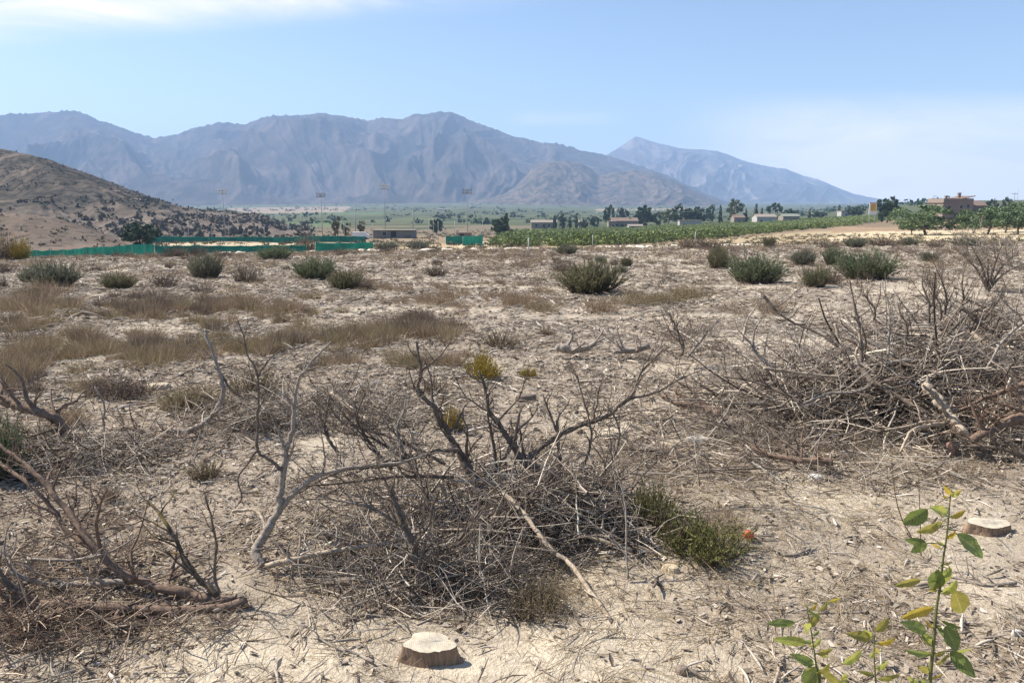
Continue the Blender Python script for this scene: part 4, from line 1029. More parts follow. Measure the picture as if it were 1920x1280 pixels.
# low tan stubble thinly scattered over the whole middle of the field
rng = np.random.default_rng(777); n = 5200
Yt = np.sqrt(rng.uniform(7.5 ** 2, 60 ** 2, n)); xt = rng.uniform(-.8, .8, n) * Yt
kk = rng.uniform(size=n) < np.clip((fbm(xt * .28, Yt * .20, 3, 61) - .36) * 4, .03, 1) * np.where(xt > .12 * Yt, .55, 1.0); xt, Yt = xt[kk], Yt[kk]; zt_ = gz(xt, Yt); n = len(xt)
per = 34; ii = np.repeat(np.arange(n), per); hs = (.06 + .0042 * Yt) * rng.uniform(.6, 1.5, n)
c, L = tuft_curves(rng, n * per, 1.0, 1.0, .25, 3, True, .5, 1.1); c = c * (hs[ii] * np.array([1.5]))[:, None, None]; c[:, :, 2] *= .62
c = c + np.stack([xt, Yt, zt_], 1)[ii][:, None]; half = rng.uniform(size=n)[ii]
w_ = np.clip(.00055 * Yt[ii] * rng.uniform(.5, 1.4, n * per), .002, .03)
for key, lo, hi in (('a', 0, .55), ('b', .55, .78), ('c', .78, 1.01)):
    q_ = (half >= lo) & (half < hi); mbs[key].blades(c[q_], w_[q_])
tag(mbs['a'].build('dry_grass', M_DRY), 'dry tan weeds growing in bands across the field', kind='stuff')
tag(mbs['b'].build('dry_grass', M_DRYG), 'dry olive tinged weeds growing in bands across the field', kind='stuff')
tag(mbs['c'].build('dry_grass', M_DRYD), 'dark dead weeds dotted over the far half of the field', kind='stuff')

# ================================================================== single shrubs
def shrub_proto(seed, n, nst, wide=1.0, leafy=2.2, up=.6):
    """unit shrub: height 1, radius about wide/2"""
    rng = np.random.default_rng(seed)
    c, L = tuft_curves(rng, nst, .60 * wide, .92, up, 5, True, .58, 1.04)
    # lumpy outline: stems bunch in a few sprays of unequal height
    ang = np.arctan2(c[:, 0, 1], c[:, 0, 0]); lump = .80 + .30 * vnoise(ang * 1.6 + seed, np.zeros(nst), seed)
    c = c * np.stack([np.ones(nst), np.ones(nst), lump], 1)[:, None]
    st = MB().tubes(c, np.repeat(np.linspace(.010, .003, 5)[None], nst, 0), 3)
    k = rng.integers(0, nst, n); t = rng.uniform(.10, 1.0, n) ** .75 * 3.99; i = np.clip(t.astype(int), 0, 3); f = (t - i)[:, None]
    p = c[k, i] * (1 - f) + c[k, i + 1] * f; d = c[k, 4] - c[k, 2]; d /= np.linalg.norm(d, axis=1, keepdims=True)
    d = d + rng.normal(0, .6, (n, 3)); d[:, 2] += .25; d /= np.linalg.norm(d, axis=1, keepdims=True)
    l = .075 * rng.uniform(.5, 1.3, n)
    bl = p[:, None] + d[:, None] * (np.array([0, .5, 1.0])[None] * l[:, None])[:, :, None]
    fo = MB().blades(bl, .022 * leafy / 2.2 * rng.uniform(.6, 1.3, n) + .006)
    return fo, st
SHR = {}
for mi, mk in enumerate(['grey', 'olive', 'fresh']):
    for v in range(3):
        fo, st = shrub_proto(500 + mi * 10 + v, 9500, 300, 1.0 + .12 * v, 1.1, .85)
        a = fo.mesh('foliage'); a.materials.append(M_SHRUB[mi]); s_ = st.mesh('stems'); s_.materials.append(M_STEM); SHR[mk, v] = (a, s_)
for mk, mat_ in [('brown', M_DRYD), ('dry', M_DRY), ('drygreen', M_DRYG), ('yellow', M_YEL), ('lime', M_LIMEW)]:
    for v in range(2):
        fo, st = shrub_proto(700 + len(SHR) * 3 + v, 1500 if mk not in ('yellow', 'lime') else 5200, 150, 1.0 + .15 * v, 1.6)
        a = fo.mesh('foliage'); a.materials.append(mat_); s_ = st.mesh('stems'); s_.materials.append(M_STEM if mk != 'yellow' else M_YEL); SHR[mk, v] = (a, s_)

def shrub(px, base, wpx, hpx, mk, v, label, name='shrub'):
    g = G(px, base); k = ppm(g.y, g.z); g.z -= .01
    e = empty(name, g, label, 'shrub' if name == 'shrub' else 'weed', None, rnd.uniform(0, 6.28))
    wv = [1.12, 1.22, 1.3][v] if mk in ('grey', 'olive', 'fresh') else [1.25, 1.4][v]
    sx_ = wpx / k / wv; e.scale = (sx_, sx_, hpx / k / .92)
    link('foliage', SHR[mk, v][0], None, e); link('stems', SHR[mk, v][1], None, e)
    return e
wl = {'a': ('dry', 'small rounded dry tan weed tuft on the open litter of the field'), 'b': ('drygreen', 'small rounded olive tan weed tuft on the open litter of the field'), 'c': ('brown', 'small dark dead weed tuft on the open litter of the field')}
singles.sort(key=lambda q: q[0].y)
for g, k, hpx, key, f in singles[:280]:
    mk, lab = wl[key]; v = rnd.randrange(2); h = hpx / k * f * .9; wd = h * rnd.uniform(1.5, 2.6)
    e = empty('dry_weed', g, lab, 'weed', {'a': 'tan weed tufts of the open field', 'b': 'olive weed tufts of the open field', 'c': 'dark weed tufts of the open field'}[key], rnd.uniform(0, 6.28))
    e.scale = (wd / 1.25, wd / 1.25, h / .92); link('foliage', SHR[mk, v][0], None, e)
for a in [
    (104, 538, 78, 50, 'grey', 0, 'dark green shrub, taller of the two joined ones near the far left'),
    (62, 530, 46, 30, 'grey', 1, 'lower shrub leaning on the left side of the taller dark green one'),
    (222, 542, 58, 32, 'olive', 1, 'low half green half brown shrub between two darker ones at the left'),
    (310, 538, 56, 26, 'brown', 0, 'low dark brown shrub left of the tall brush topped one'),
    (388, 522, 58, 50, 'grey', 2, 'tall upright shrub with brownish brush like tips'),
    (395, 521, 40, 44, 'brown', 1, 'brown dead stalks growing inside the tall upright shrub'),
    (460, 530, 50, 36, 'brown', 0, 'brownish upright shrub right of the tall brush topped one'),
    (516, 487, 56, 27, 'fresh', 0, 'bright green spreading shrub just before the track and green fence'),
    (592, 523, 74, 42, 'fresh', 1, 'dense blue green rounded shrub in the middle left of the field'),
    (648, 543, 62, 40, 'olive', 2, 'olive shrub touching the dense blue green one on its right'),
    (684, 544, 36, 24, 'brown', 1, 'small brown shrub at the right foot of the olive one'),
    (818, 517, 48, 24, 'brown', 0, 'low brown shrub standing alone in the middle of the field'),
    (1063, 477, 42, 20, 'grey', 1, 'small dark shrub at the far edge of the field before the orchard corner'),
    (1108, 550, 112, 62, 'olive', 0, 'broad olive green shrub, the widest in the middle of the field'),
    (1056, 512, 52, 26, 'brown', 1, 'low brownish shrub behind the left end of the broad olive one'),
    (1126, 493, 22, 13, 'grey', 0, 'tiny dark shrub, left of a small row of three'),
    (1152, 498, 20, 17, 'brown', 1, 'tiny dark brown shrub in the middle of a small row of three'),
    (1174, 500, 22, 20, 'olive', 1, 'tiny upright shrub at the right end of a small row of three'),
    (1162, 512, 26, 16, 'grey', 2, 'tiny low shrub in front of the small row of three'),
    (1348, 503, 42, 38, 'olive', 2, 'two tiered olive shrub left of the big rounded green one'),
    (1345, 482, 24, 20, 'olive', 0, 'upper yellowish shrub standing just behind the two tiered olive one'),
    (1416, 530, 98, 56, 'fresh', 2, 'big rounded dark green shrub with shaded foot in the right half of the field'),
    (1507, 497, 44, 32, 'grey', 2, 'greyish shrub between the two biggest green shrubs'),
    (1562, 498, 34, 38, 'fresh', 0, 'narrow green shrub behind the brown tipped one'),
    (1528, 538, 50, 40, 'olive', 1, 'olive left half of the brown tipped shrub pair'),
    (1560, 534, 44, 34, 'brown', 0, 'reddish brown right half of the brown tipped shrub pair'),
    (1622, 523, 100, 56, 'fresh', 1, 'big wide green shrub farthest right of the large ones'),
    (1743, 491, 30, 20, 'grey', 0, 'small grey green shrub right of the big wide green one'),
    (1555, 466, 50, 16, 'brown', 1, 'low dark shrub at the left foot of the sand strip'),
    (1604, 464, 40, 20, 'grey', 1, 'dark shrub on the edge of the sand, second in the row below the almonds'),
    (1655, 462, 66, 22, 'brown', 0, 'dark spreading shrub with spiky top below the forked almond tree'),
    (1704, 460, 36, 16, 'grey', 2, 'low rounded dark shrub right of the spiky one on the sand edge'),
    (1752, 464, 40, 16, 'brown', 1, 'low dark shrub below the gap between the almond trees'),
    (1815, 463, 56, 20, 'grey', 0, 'wide dark shrub below the almond trees at the right'),
    (1880, 462, 50, 14, 'brown', 0, 'low brown shrub at the right edge below the almonds'),
    (1442, 464, 24, 22, 'olive', 1, 'small yellowish upright shrub against the bare field before the orchard'),
    (725, 467, 50, 14, 'grey', 1, 'dark low shrub at the foot of the sandy bank, left of two'),
    (785, 466, 44, 16, 'grey', 2, 'dark low shrub at the foot of the sandy bank, right of two'),
    (1330, 468, 60, 24, 'brown', 1, 'thin brown shrub standing on the bare strip before the orchard'),
    (1290, 466, 44, 22, 'dry', 0, 'thin dry shrub on the bare strip left of a darker brown one'),
    (575, 470, 40, 30, 'drygreen', 0, 'wispy pale shrub in front of the dark green netting'),
    (330, 482, 44, 20, 'brown', 0, 'brown shrub before the bright green fence, left of two'),
    (372, 481, 40, 22, 'brown', 1, 'brown shrub before the bright green fence, right of two'),
    (8, 512, 34, 18, 'brown', 0, 'dark shrub at the left edge below the reeds'),
    (4, 540, 22, 24, 'brown', 1, 'small dark shrub cut by the left edge below the other one'),
    (940, 650, 76, 34, 'drygreen', 0, 'olive dry weed clump in the middle of the field'),
    (1024, 630, 42, 20, 'dry', 0, 'small reddish dry weed right of the olive clump'),
    (905, 714, 66, 46, 'yellow', 0, 'bright yellow weed clump in the middle of the field'),
    (903, 700, 34, 46, 'yellow', 1, 'taller yellow spray rising out of the bright yellow clump'),
    (990, 708, 36, 22, 'yellow', 1, 'small dull yellow weed right of the bright yellow clump'),
    (813, 738, 40, 36, 'drygreen', 1, 'yellow green weed left of the bright yellow clump'),
    (850, 805, 46, 46, 'yellow', 1, 'upright straw yellow weed behind the central brush pile'),
    (385, 895, 64, 40, 'drygreen', 0, 'rounded olive weed on bare litter at the left'),
    (205, 940, 36, 34, 'dry', 1, 'small upright tan weed in the left litter'),
    (365, 768, 90, 50, 'drygreen', 1, 'soft olive weed mound behind the curved dead limb'),
    (475, 745, 90, 66, 'drygreen', 0, 'olive weed mound behind the bare standing branch'),
    (1225, 985, 84, 84, 'lime', 0, 'green bushy weed at the right foot of the central brush pile'),
    (1322, 1040, 166, 74, 'lime', 1, 'brown green sprawling weed beside the orange fruit'),
    (1260, 1010, 90, 60, 'dry', 1, 'dry tan weed between the green bushy one and the sprawling one'),
    (1000, 1150, 110, 80, 'drygreen', 1, 'upright dry straw tuft at the foot of the central pile near the cut stump'),
    (60, 860, 120, 70, 'drygreen', 0, 'olive weed growing through the logs at the left'),
    (10, 900, 70, 130, 'fresh', 2, 'leafy green sprout at the left edge among the branches'),
    (12, 488, 60, 52, 'drygreen', 0, 'tall straw coloured reed bed, nearest the left edge'),
    (38, 488, 40, 40, 'yellow', 1, 'greenish reed clump right beside the straw coloured one')]:
    shrub(*a, **({'name': 'weed'} if a[4] in ('dry', 'drygreen', 'yellow', 'lime') else {}))
# ================================================================== dead wood
M_WOOD = bark_mat('dead_bark', (0.082, 0.061, 0.048), (0.204, 0.161, 0.127), None, 40)
M_WOODG = bark_mat('weathered_grey_wood', (0.162, 0.132, 0.108), (0.384, 0.330, 0.276), None, 40)
M_WOODP = bark_mat('peeled_pale_wood', (.22, .165, .115), (.52, .43, .325), None, 22)
M_WOODR = bark_mat('reddish_bark', (0.102, 0.066, 0.048), (0.258, 0.180, 0.130), None, 36)
M_WOODL = bark_mat('lichen_bark', (.060, .045, .030), (.14, .105, .075), (.30, .22, .07), 40)
M_CUT = plain_mat('cut_wood', (.56, .46, .33), .85, .2, 40)

def smooth_path(pts, n):
    p = np.array([tuple(q) for q in pts], float)
    if len(p) == 2: p = np.stack([p[0], (p[0] + p[1]) / 2, p[1]])
    q = np.concatenate([[2 * p[0] - p[1]], p, [2 * p[-1] - p[-2]]])
    seg = np.linalg.norm(np.diff(p, axis=0), axis=1); cum = np.concatenate([[0], np.cumsum(seg)]); s = np.linspace(0, cum[-1], n)
    k = np.clip(np.searchsorted(cum, s, 'right') - 1, 0, len(p) - 2); t = ((s - cum[k]) / np.maximum(seg[k], 1e-6))[:, None]
    a, b_, c, d = q[k], q[k + 1], q[k + 2], q[k + 3]
    return .5 * (2 * b_ + (c - a) * t + (2 * a - 5 * b_ + 4 * c - d) * t ** 2 + (3 * b_ - a - 3 * c + d) * t ** 3), cum[-1]

def sprout(rng, p0, d0, L, r0, depth, up, out, kink=.22, nsub=None, K=7):
    """one side branch and, below it, its twigs; curves are appended to out"""
    c = [np.array(p0)]; d = d0 / np.linalg.norm(d0)
    for i in range(K - 1):
        d = d + rng.normal(0, kink, 3) + np.array([0, 0, up]); d /= np.linalg.norm(d)
        c.append(c[-1] + d * L / (K - 1))
    c = np.array(c); r = np.linspace(r0, max(r0 * .28, .0012), K)
    out.append((c, r))
    if depth > 0:
        m_ = rng.integers(2, 5) if nsub is None else nsub
        for j in range(m_):
            i = rng.integers(1, K - 1); t = c[i + 1] - c[i]; t /= np.linalg.norm(t)
            s_ = np.cross(t, rng.normal(size=3)); s_ /= np.linalg.norm(s_) + 1e-9
            a = rng.uniform(.5, 1.15)
            sprout(rng, c[i], t * math.cos(a) + s_ * math.sin(a), L * rng.uniform(.35, .65) * (1 - .35 * i / K), max(r[i] * .62, .0014), depth - 1, up * .6, out, kink, None, K)

def branch(label, path, r0, r1, mat=None, side=6, slen=.45, depth=1, up=.06, seed=0, t0=.15, group=None, pale_end=False, sidemat=None, srad=None, name='dead_branch', cat='branch', kink=.22):
    """path: list of (px, py, Y) – the limb, with its own distance at every point"""
    mat = mat or M_WOOD; rng = np.random.default_rng(seed + 9000)
    pts = [P(*q) for q in path]
    n = max(10, 6 * len(path)); c, L = smooth_path(pts, n)
    # keep the limb from sinking into the soil
    g_ = gz(c[:, 0], c[:, 1]); rad = r0 + (r1 - r0) * np.linspace(0, 1, n) ** .85
    c[:, 2] = np.maximum(c[:, 2], g_ + rad * .25)
    c[1:-1] += rng.normal(0, 1, (n - 2, 3)) * rad[1:-1, None] * .12
    for s_ in range(3): c[:, s_] += (fbm(np.arange(n) * .33 + seed * 7.1, np.full(n, s_ * 5.3), 2, 90 + s_) - .5) * np.minimum(rad * .9 + L * .007, .03) * (.22 if mat is M_WOODP or mat is M_WOODR and r0 > .03 else 1) * np.clip(np.arange(n) / 3, 0, 1)
    rad = rad * (.84 + .32 * vnoise(np.arange(n) * .37, np.full(n, seed * 3.3), 6))
    side = int(side * 1.35 + .5) if depth else side
    sidx = []
    for j in range(side):
        t = t0 + (1 - t0) * (j + rng.uniform(.1, .9)) / side; i = min(int(t * (n - 1)), n - 2); sidx.append((t, i)); rad[i] *= 1.22
    o = c[0].copy(); e = empty(name, o, label, cat, group)
    def put_(mb_, nm, mt, par): mb_.v = [v - o for v in mb_.v]; return mb_.build(nm, mt, par)
    mb_ = MB().tubes(c, rad, 9 if r0 > .02 else 6, True); put_(mb_, 'limb', mat, e)
    if pale_end:
        d = c[0] - c[1]; d /= np.linalg.norm(d); a = np.cross(d, (0, 0, 1)); a /= np.linalg.norm(a); b_ = np.cross(d, a)
        th = np.linspace(0, 2 * np.pi, 11)[:-1]; R = rad[0] * .93
        ring = c[0] + d * .003 + R * (np.cos(th)[:, None] * a + np.sin(th)[:, None] * b_)
        cap = MB().add(np.concatenate([ring, [c[0] + d * .004]]), t=[(i, (i + 1) % 10, 10) for i in range(10)]); put_(cap, 'cut_end', M_CUT, e)
    for j in range(side):
        t, i = sidx[j]
        tg = c[i + 1] - c[i]; tg /= np.linalg.norm(tg) + 1e-9
        s_ = np.cross(tg, rng.normal(size=3)); s_[2] = abs(s_[2]) * .8 + .15; s_ /= np.linalg.norm(s_)
        a = rng.uniform(.55, 1.2); out = []
        sprout(rng, c[i], tg * math.cos(a) + s_ * math.sin(a), slen * rng.uniform(.5, 1.25) * (1.1 - .45 * t), (srad or max(rad[i] * .5, .0022)) * rng.uniform(.7, 1.1), depth, up, out, kink)
        for q, _r in out: q[:, 2] = np.maximum(q[:, 2], gz(q[:, 0], q[:, 1]) + .004)
        mb_ = MB(); mb_.tubes(np.stack([q[0] for q in out]), np.stack([q[1] for q in out]), 5); put_(mb_, 'side_branch', sidemat or mat, e)
    return e

# --- big cut limb lying at the lower left
branch('dark fallen trunk lying flat along the lower left, cut end by the sand', [(462, 1128, 3.86), (400, 1142, 3.78), (330, 1147, 3.74), (200, 1138, 3.72), (80, 1133, 3.72), (-120, 1140, 3.7)], .031, .019, M_WOODR, 6, .35, 1, .05, 1, pale_end=True)
branch('long dark limb rising from the fallen trunk to the upper left', [(440, 1128, 3.88), (345, 1112, 3.90), (268, 1088, 3.94), (235, 1072, 3.98), (192, 1040, 4.05), (150, 990, 4.15), (112, 935, 4.25), (60, 882, 4.35), (-20, 820, 4.5)], .030, .010, M_WOODR, 9, .42, 2, .04, 2)
branch('second limb nearly parallel to the long rising one, nearer the left edge', [(240, 1090, 3.95), (190, 1040, 4.1), (135, 1000, 4.2), (100, 955, 4.3), (50, 905, 4.42), (-30, 850, 4.6)], .018, .008, M_WOODR, 8, .40, 2, .03, 3)
branch('short lichen covered limb with yellow patches by the trunk fork', [(408, 1118, 3.88), (372, 1085, 3.92), (345, 1048, 3.98), (330, 1010, 4.04), (300, 965, 4.1), (278, 940, 4.16)], .020, .007, M_WOODL, 5, .32, 1, .05, 4)
branch('thin upright twig branch standing at the trunk fork', [(412, 1112, 3.87), (402, 1080, 3.9), (405, 1020, 3.93), (396, 970, 3.96), (384, 928, 4.0)], .010, .004, M_WOOD, 6, .24, 1, .04, 5)
branch('grey branch lying above the flat trunk toward the left edge', [(272, 1085, 3.96), (200, 1094, 3.96), (140, 1096, 3.95), (70, 1092, 3.92), (0, 1066, 3.92), (-60, 1040, 3.95)], .020, .010, M_WOODG, 5, .35, 1, .05, 6)
branch('slanting limb rising off the flat trunk at the left edge', [(72, 1138, 3.72), (40, 1115, 3.74), (0, 1076, 3.76), (-50, 1010, 3.8)], .022, .014, M_WOOD, 5, .35, 1, .05, 7)
branch('thin pale branch crossing the long rising limb', [(55, 1048, 4.05), (120, 1050, 4.05), (180, 1042, 4.02), (225, 1025, 4.02), (262, 1000, 4.05)], .010, .004, M_WOODG, 3, .2, 1, .04, 8)
branch('thin forked branch in the left litter above the lichen limb', [(350, 1075, 3.98), (335, 1020, 4.05), (310, 975, 4.15), (282, 945, 4.25), (255, 925, 4.3)], .009, .004, M_WOODG, 4, .3, 1, .04, 9)
branch('reddish twiggy branch fanning out below the flat trunk', [(210, 1150, 3.7), (150, 1180, 3.55), (80, 1215, 3.42), (10, 1240, 3.35)], .012, .005, M_WOODR, 9, .36, 2, .02, 10)
branch('reddish twiggy branch at the left edge under the trunk', [(120, 1140, 3.68), (70, 1165, 3.58), (20, 1180, 3.5), (-40, 1190, 3.45)], .012, .005, M_WOODR, 9, .36, 2, .02, 11)
# --- logs at the upper left
branch('arched dark log rising from the litter at the left edge', [(165, 842, 6.55), (148, 836, 6.6), (125, 815, 6.6), (108, 788, 6.6), (88, 776, 6.62), (45, 764, 6.65), (10, 752, 6.7), (-50, 730, 6.75)], .052, .030, M_WOODR, 5, .6, 1, .05, 12, pale_end=True)
branch('side limb of the arched log running down to the left', [(112, 806, 6.6), (75, 812, 6.55), (40, 812, 6.5), (0, 822, 6.4), (-40, 830, 6.35)], .022, .012, M_WOOD, 4, .4, 1, .05, 13)
branch('long thin log with cut end lying in the litter beside the arched log', [(378, 833, 6.85), (350, 832, 6.9), (315, 828, 6.95), (285, 820, 7.05), (265, 808, 7.15), (235, 802, 7.2), (205, 808, 7.2)], .034, .018, M_WOODR, 4, .4, 1, .06, 14, pale_end=True)
branch('dark flat branch lying between the arched log and the thin one', [(150, 832, 6.6), (200, 838, 6.6), (245, 848, 6.5), (305, 862, 6.35)], .024, .010, M_WOOD, 4, .35, 1, .04, 15)
branch('small upright branch standing in the litter at the left', [(195, 810, 7.1), (194, 785, 7.15), (196, 765, 7.2), (190, 745, 7.2), (178, 725, 7.25)], .014, .006, M_WOODG, 3, .25, 1, .05, 16)
branch('curved dead limb with a bleached tip standing left of the bare standing branch', [(325, 808, 7.0), (350, 808, 7.0), (380, 796, 7.0), (402, 774, 7.02), (416, 745, 7.05), (416, 712, 7.08), (405, 680, 7.1), (392, 645, 7.15), (383, 616, 7.2)], .034, .010, M_WOODG, 4, .35, 1, .06, 17)
branch('thin dark branch crossing the curved dead limb', [(404, 688, 7.1), (420, 710, 7.1), (438, 735, 7.12), (462, 745, 7.15), (500, 746, 7.2)], .016, .006, M_WOOD, 3, .3, 1, .04, 18)
# --- bare standing branch
branch('bleached forked trunk of the bare standing branch with a knobbly cut foot', [(490, 1068, 4.28), (482, 1040, 4.34), (483, 1022, 4.38), (498, 998, 4.40), (524, 957, 4.42), (528, 905, 4.45), (532, 862, 4.48), (537, 835, 4.5), (548, 800, 4.52), (553, 765, 4.55), (556, 725, 4.58), (575, 688, 4.6), (600, 662, 4.64), (622, 640, 4.68)], .033, .005, M_WOODG, 6, .30, 1, .05, 19, t0=.4)
branch('right hand limb of the bare standing branch reaching over the sand', [(528, 952, 4.42), (556, 922, 4.42), (586, 896, 4.44), (628, 882, 4.46), (690, 872, 4.5), (745, 868, 4.55), (800, 852, 4.6)], .018, .006, M_WOODG, 7, .36, 2, .05, 20, t0=.3)
branch('tall thin dark upright beside the bare standing branch', [(527, 880, 4.45), (512, 866, 4.44), (497, 857, 4.44), (484, 846, 4.44), (483, 800, 4.46), (484, 745, 4.48), (482, 700, 4.5), (462, 658, 4.54), (455, 625, 4.56), (445, 598, 4.58)], .012, .004, M_WOOD, 4, .28, 1, .06, 21, t0=.35)
branch('thin twig arching right from the tall dark upright', [(485, 705, 4.5), (498, 682, 4.5), (515, 664, 4.52), (535, 654, 4.54), (565, 650, 4.56), (600, 636, 4.6)], .007, .003, M_WOOD, 3, .18, 1, .05, 22)
branch('thin crooked twig hanging down left of the bare standing branch', [(480, 846, 4.43), (465, 868, 4.42), (446, 896, 4.4), (450, 918, 4.38), (452, 935, 4.36), (440, 952, 4.34)], .008, .004, M_WOOD, 3, .16, 1, .02, 23)
branch('bent pale root loop at the foot of the bare standing branch', [(436, 958, 4.6), (458, 956, 4.6), (476, 956, 4.58), (490, 968, 4.5), (496, 988, 4.44), (494, 1004, 4.4)], .012, .008, M_WOODP, 1, .1, 0, .02, 24)
branch('short stub branch in the fork of the bare standing branch', [(535, 842, 4.49), (527, 825, 4.49), (524, 812, 4.5), (516, 800, 4.5)], .012, .006, M_WOODG, 2, .15, 1, .05, 25)
# --- central brush pile, larger limbs
D = M_WOOD
branch('thick dark limb leaning left at the back of the central brush pile', [(905, 935, 5.1), (880, 880, 5.2), (858, 845, 5.25), (838, 805, 5.3), (815, 768, 5.32), (792, 742, 5.35), (785, 722, 5.36), (788, 690, 5.38), (780, 640, 5.4)], .040, .007, D, 10, .5, 2, .05, 30)
branch('second dark limb rising from the middle of the central pile', [(1045, 905, 5.1), (1010, 885, 5.15), (985, 866, 5.2), (962, 838, 5.22), (945, 812, 5.25), (932, 788, 5.26), (918, 770, 5.28), (912, 735, 5.3), (898, 695, 5.3)], .036, .007, D, 9, .45, 2, .05, 31)
branch('longest limb of the central pile reaching far up to the right', [(985, 865, 5.18), (1010, 842, 5.2), (1050, 815, 5.22), (1085, 800, 5.25), (1130, 784, 5.3), (1160, 762, 5.35), (1185, 738, 5.4), (1200, 700, 5.45), (1242, 655, 5.5)], .022, .006, D, 9, .45, 2, .05, 32)
branch('forked end of the longest limb pointing right', [(1160, 762, 5.35), (1190, 745, 5.4), (1225, 738, 5.45), (1270, 712, 5.5), (1325, 690, 5.55)], .012, .004, D, 7, .35, 1, .04, 33)
branch('thin upright in the right half of the central pile', [(1052, 880, 5.2), (1046, 835, 5.22), (1042, 805, 5.24), (1030, 772, 5.26), (1018, 740, 5.28)], .014, .005, D, 6, .3, 1, .06, 34)
branch('short dark upright left of the longest limb', [(935, 885, 5.15), (940, 865, 5.15), (958, 840, 5.18), (966, 815, 5.2), (970, 795, 5.2)], .013, .005, D, 4, .25, 1, .06, 35)
branch('upright limb with many thin shoots in the middle of the pile', [(930, 880, 5.2), (925, 830, 5.22), (917, 790, 5.24), (912, 750, 5.26), (915, 715, 5.28)], .013, .005, D, 6, .28, 1, .06, 36)
branch('long limb sweeping left out of the central pile', [(862, 842, 5.15), (815, 846, 5.1), (775, 858, 5.0), (735, 872, 4.95), (700, 876, 4.9), (650, 880, 4.85), (600, 900, 4.8), (560, 925, 4.75)], .020, .006, D, 10, .42, 2, .03, 37)
branch('second lower limb sweeping left out of the central pile', [(850, 895, 5.0), (790, 892, 4.9), (720, 895, 4.8), (640, 905, 4.7), (560, 912, 4.62)], .015, .005, D, 9, .4, 2, .02, 38)
branch('thin limb sweeping left with upturned end toward the standing branch', [(835, 870, 5.1), (770, 835, 5.15), (720, 815, 5.2), (668, 800, 5.2), (632, 760, 5.25), (612, 735, 5.3)], .013, .004, D, 10, .36, 2, .05, 39)
branch('crooked limb on the left flank of the pile with shoots pointing up', [(760, 860, 5.0), (728, 838, 5.05), (690, 818, 5.1), (650, 812, 5.15), (622, 800, 5.2)], .012, .004, D, 8, .34, 2, .06, 40)
branch('straight pale stick leaning across the front of the central pile', [(1145, 1165, 3.72), (1110, 1112, 3.95), (1070, 1058, 4.2), (1038, 1033, 4.3), (1008, 998, 4.42), (982, 962, 4.55), (945, 925, 4.7)], .014, .017, M_WOODP, 1, .12, 0, .03, 41)
branch('long pale brown stick lying left of the pile down to the sand', [(498, 1062, 4.22), (560, 1046, 4.24), (640, 1030, 4.28), (700, 1022, 4.3), (758, 1010, 4.36)], .020, .011, M_WOODP, 3, .25, 1, .04, 42, sidemat=M_WOODG)
branch('dark forked limb standing at the front left of the central pile', [(800, 1110, 3.98), (785, 1060, 4.05), (772, 1015, 4.1), (755, 970, 4.15), (738, 935, 4.2), (720, 900, 4.25)], .030, .007, D, 9, .32, 2, .05, 43)
branch('dark limb leaning right from the front of the central pile', [(790, 1112, 3.98), (820, 1070, 4.05), (850, 1030, 4.15), (880, 985, 4.25), (905, 950, 4.35)], .020, .006, D, 8, .32, 2, .05, 44)
branch('pale horizontal stick across the upper front of the pile', [(760, 1000, 4.45), (830, 993, 4.45), (905, 994, 4.42), (985, 1003, 4.4), (1040, 1010, 4.38)], .010, .006, M_WOODP, 3, .25, 1, .04, 45, sidemat=M_WOODG)
branch('pale horizontal stick across the lower front of the pile', [(770, 1065, 4.1), (840, 1040, 4.15), (900, 1025, 4.2), (980, 1026, 4.25), (1045, 1034, 4.28)], .009, .005, M_WOODP, 3, .25, 1, .04, 46, sidemat=M_WOODG)
branch('broken pale stick at the right foot of the central pile', [(1185, 1032, 4.42), (1150, 1020, 4.45), (1110, 1008, 4.5), (1050, 1000, 4.55)], .016, .009, M_WOODP, 3, .25, 1, .04, 47, sidemat=M_WOODG)
branch('drooping limb on the right flank of the central pile', [(1055, 900, 5.1), (1095, 895, 5.15), (1140, 905, 5.1), (1175, 925, 5.0), (1200, 960, 4.9)], .014, .005, D, 9, .42, 2, .03, 48)
branch('pale bleached stalk standing at the right end of the central pile', [(1178, 1085, 4.12), (1175, 1020, 4.2), (1172, 950, 4.3), (1160, 890, 4.38), (1148, 845, 4.45)], .007, .003, M_WOODG, 5, .26, 1, .05, 49)
branch('dark low limb pointing at the camera from under the pile', [(880, 1000, 4.6), (800, 1085, 4.1), (740, 1122, 3.88), (690, 1150, 3.76), (640, 1170, 3.68)], .018, .007, D, 8, .36, 2, .01, 50)
branch('short thick broken limb at the left front of the pile', [(592, 990, 4.75), (620, 1000, 4.66), (645, 1012, 4.6), (662, 1020, 4.56)], .018, .014, M_WOODG, 2, .2, 1, .04, 51, pale_end=True)
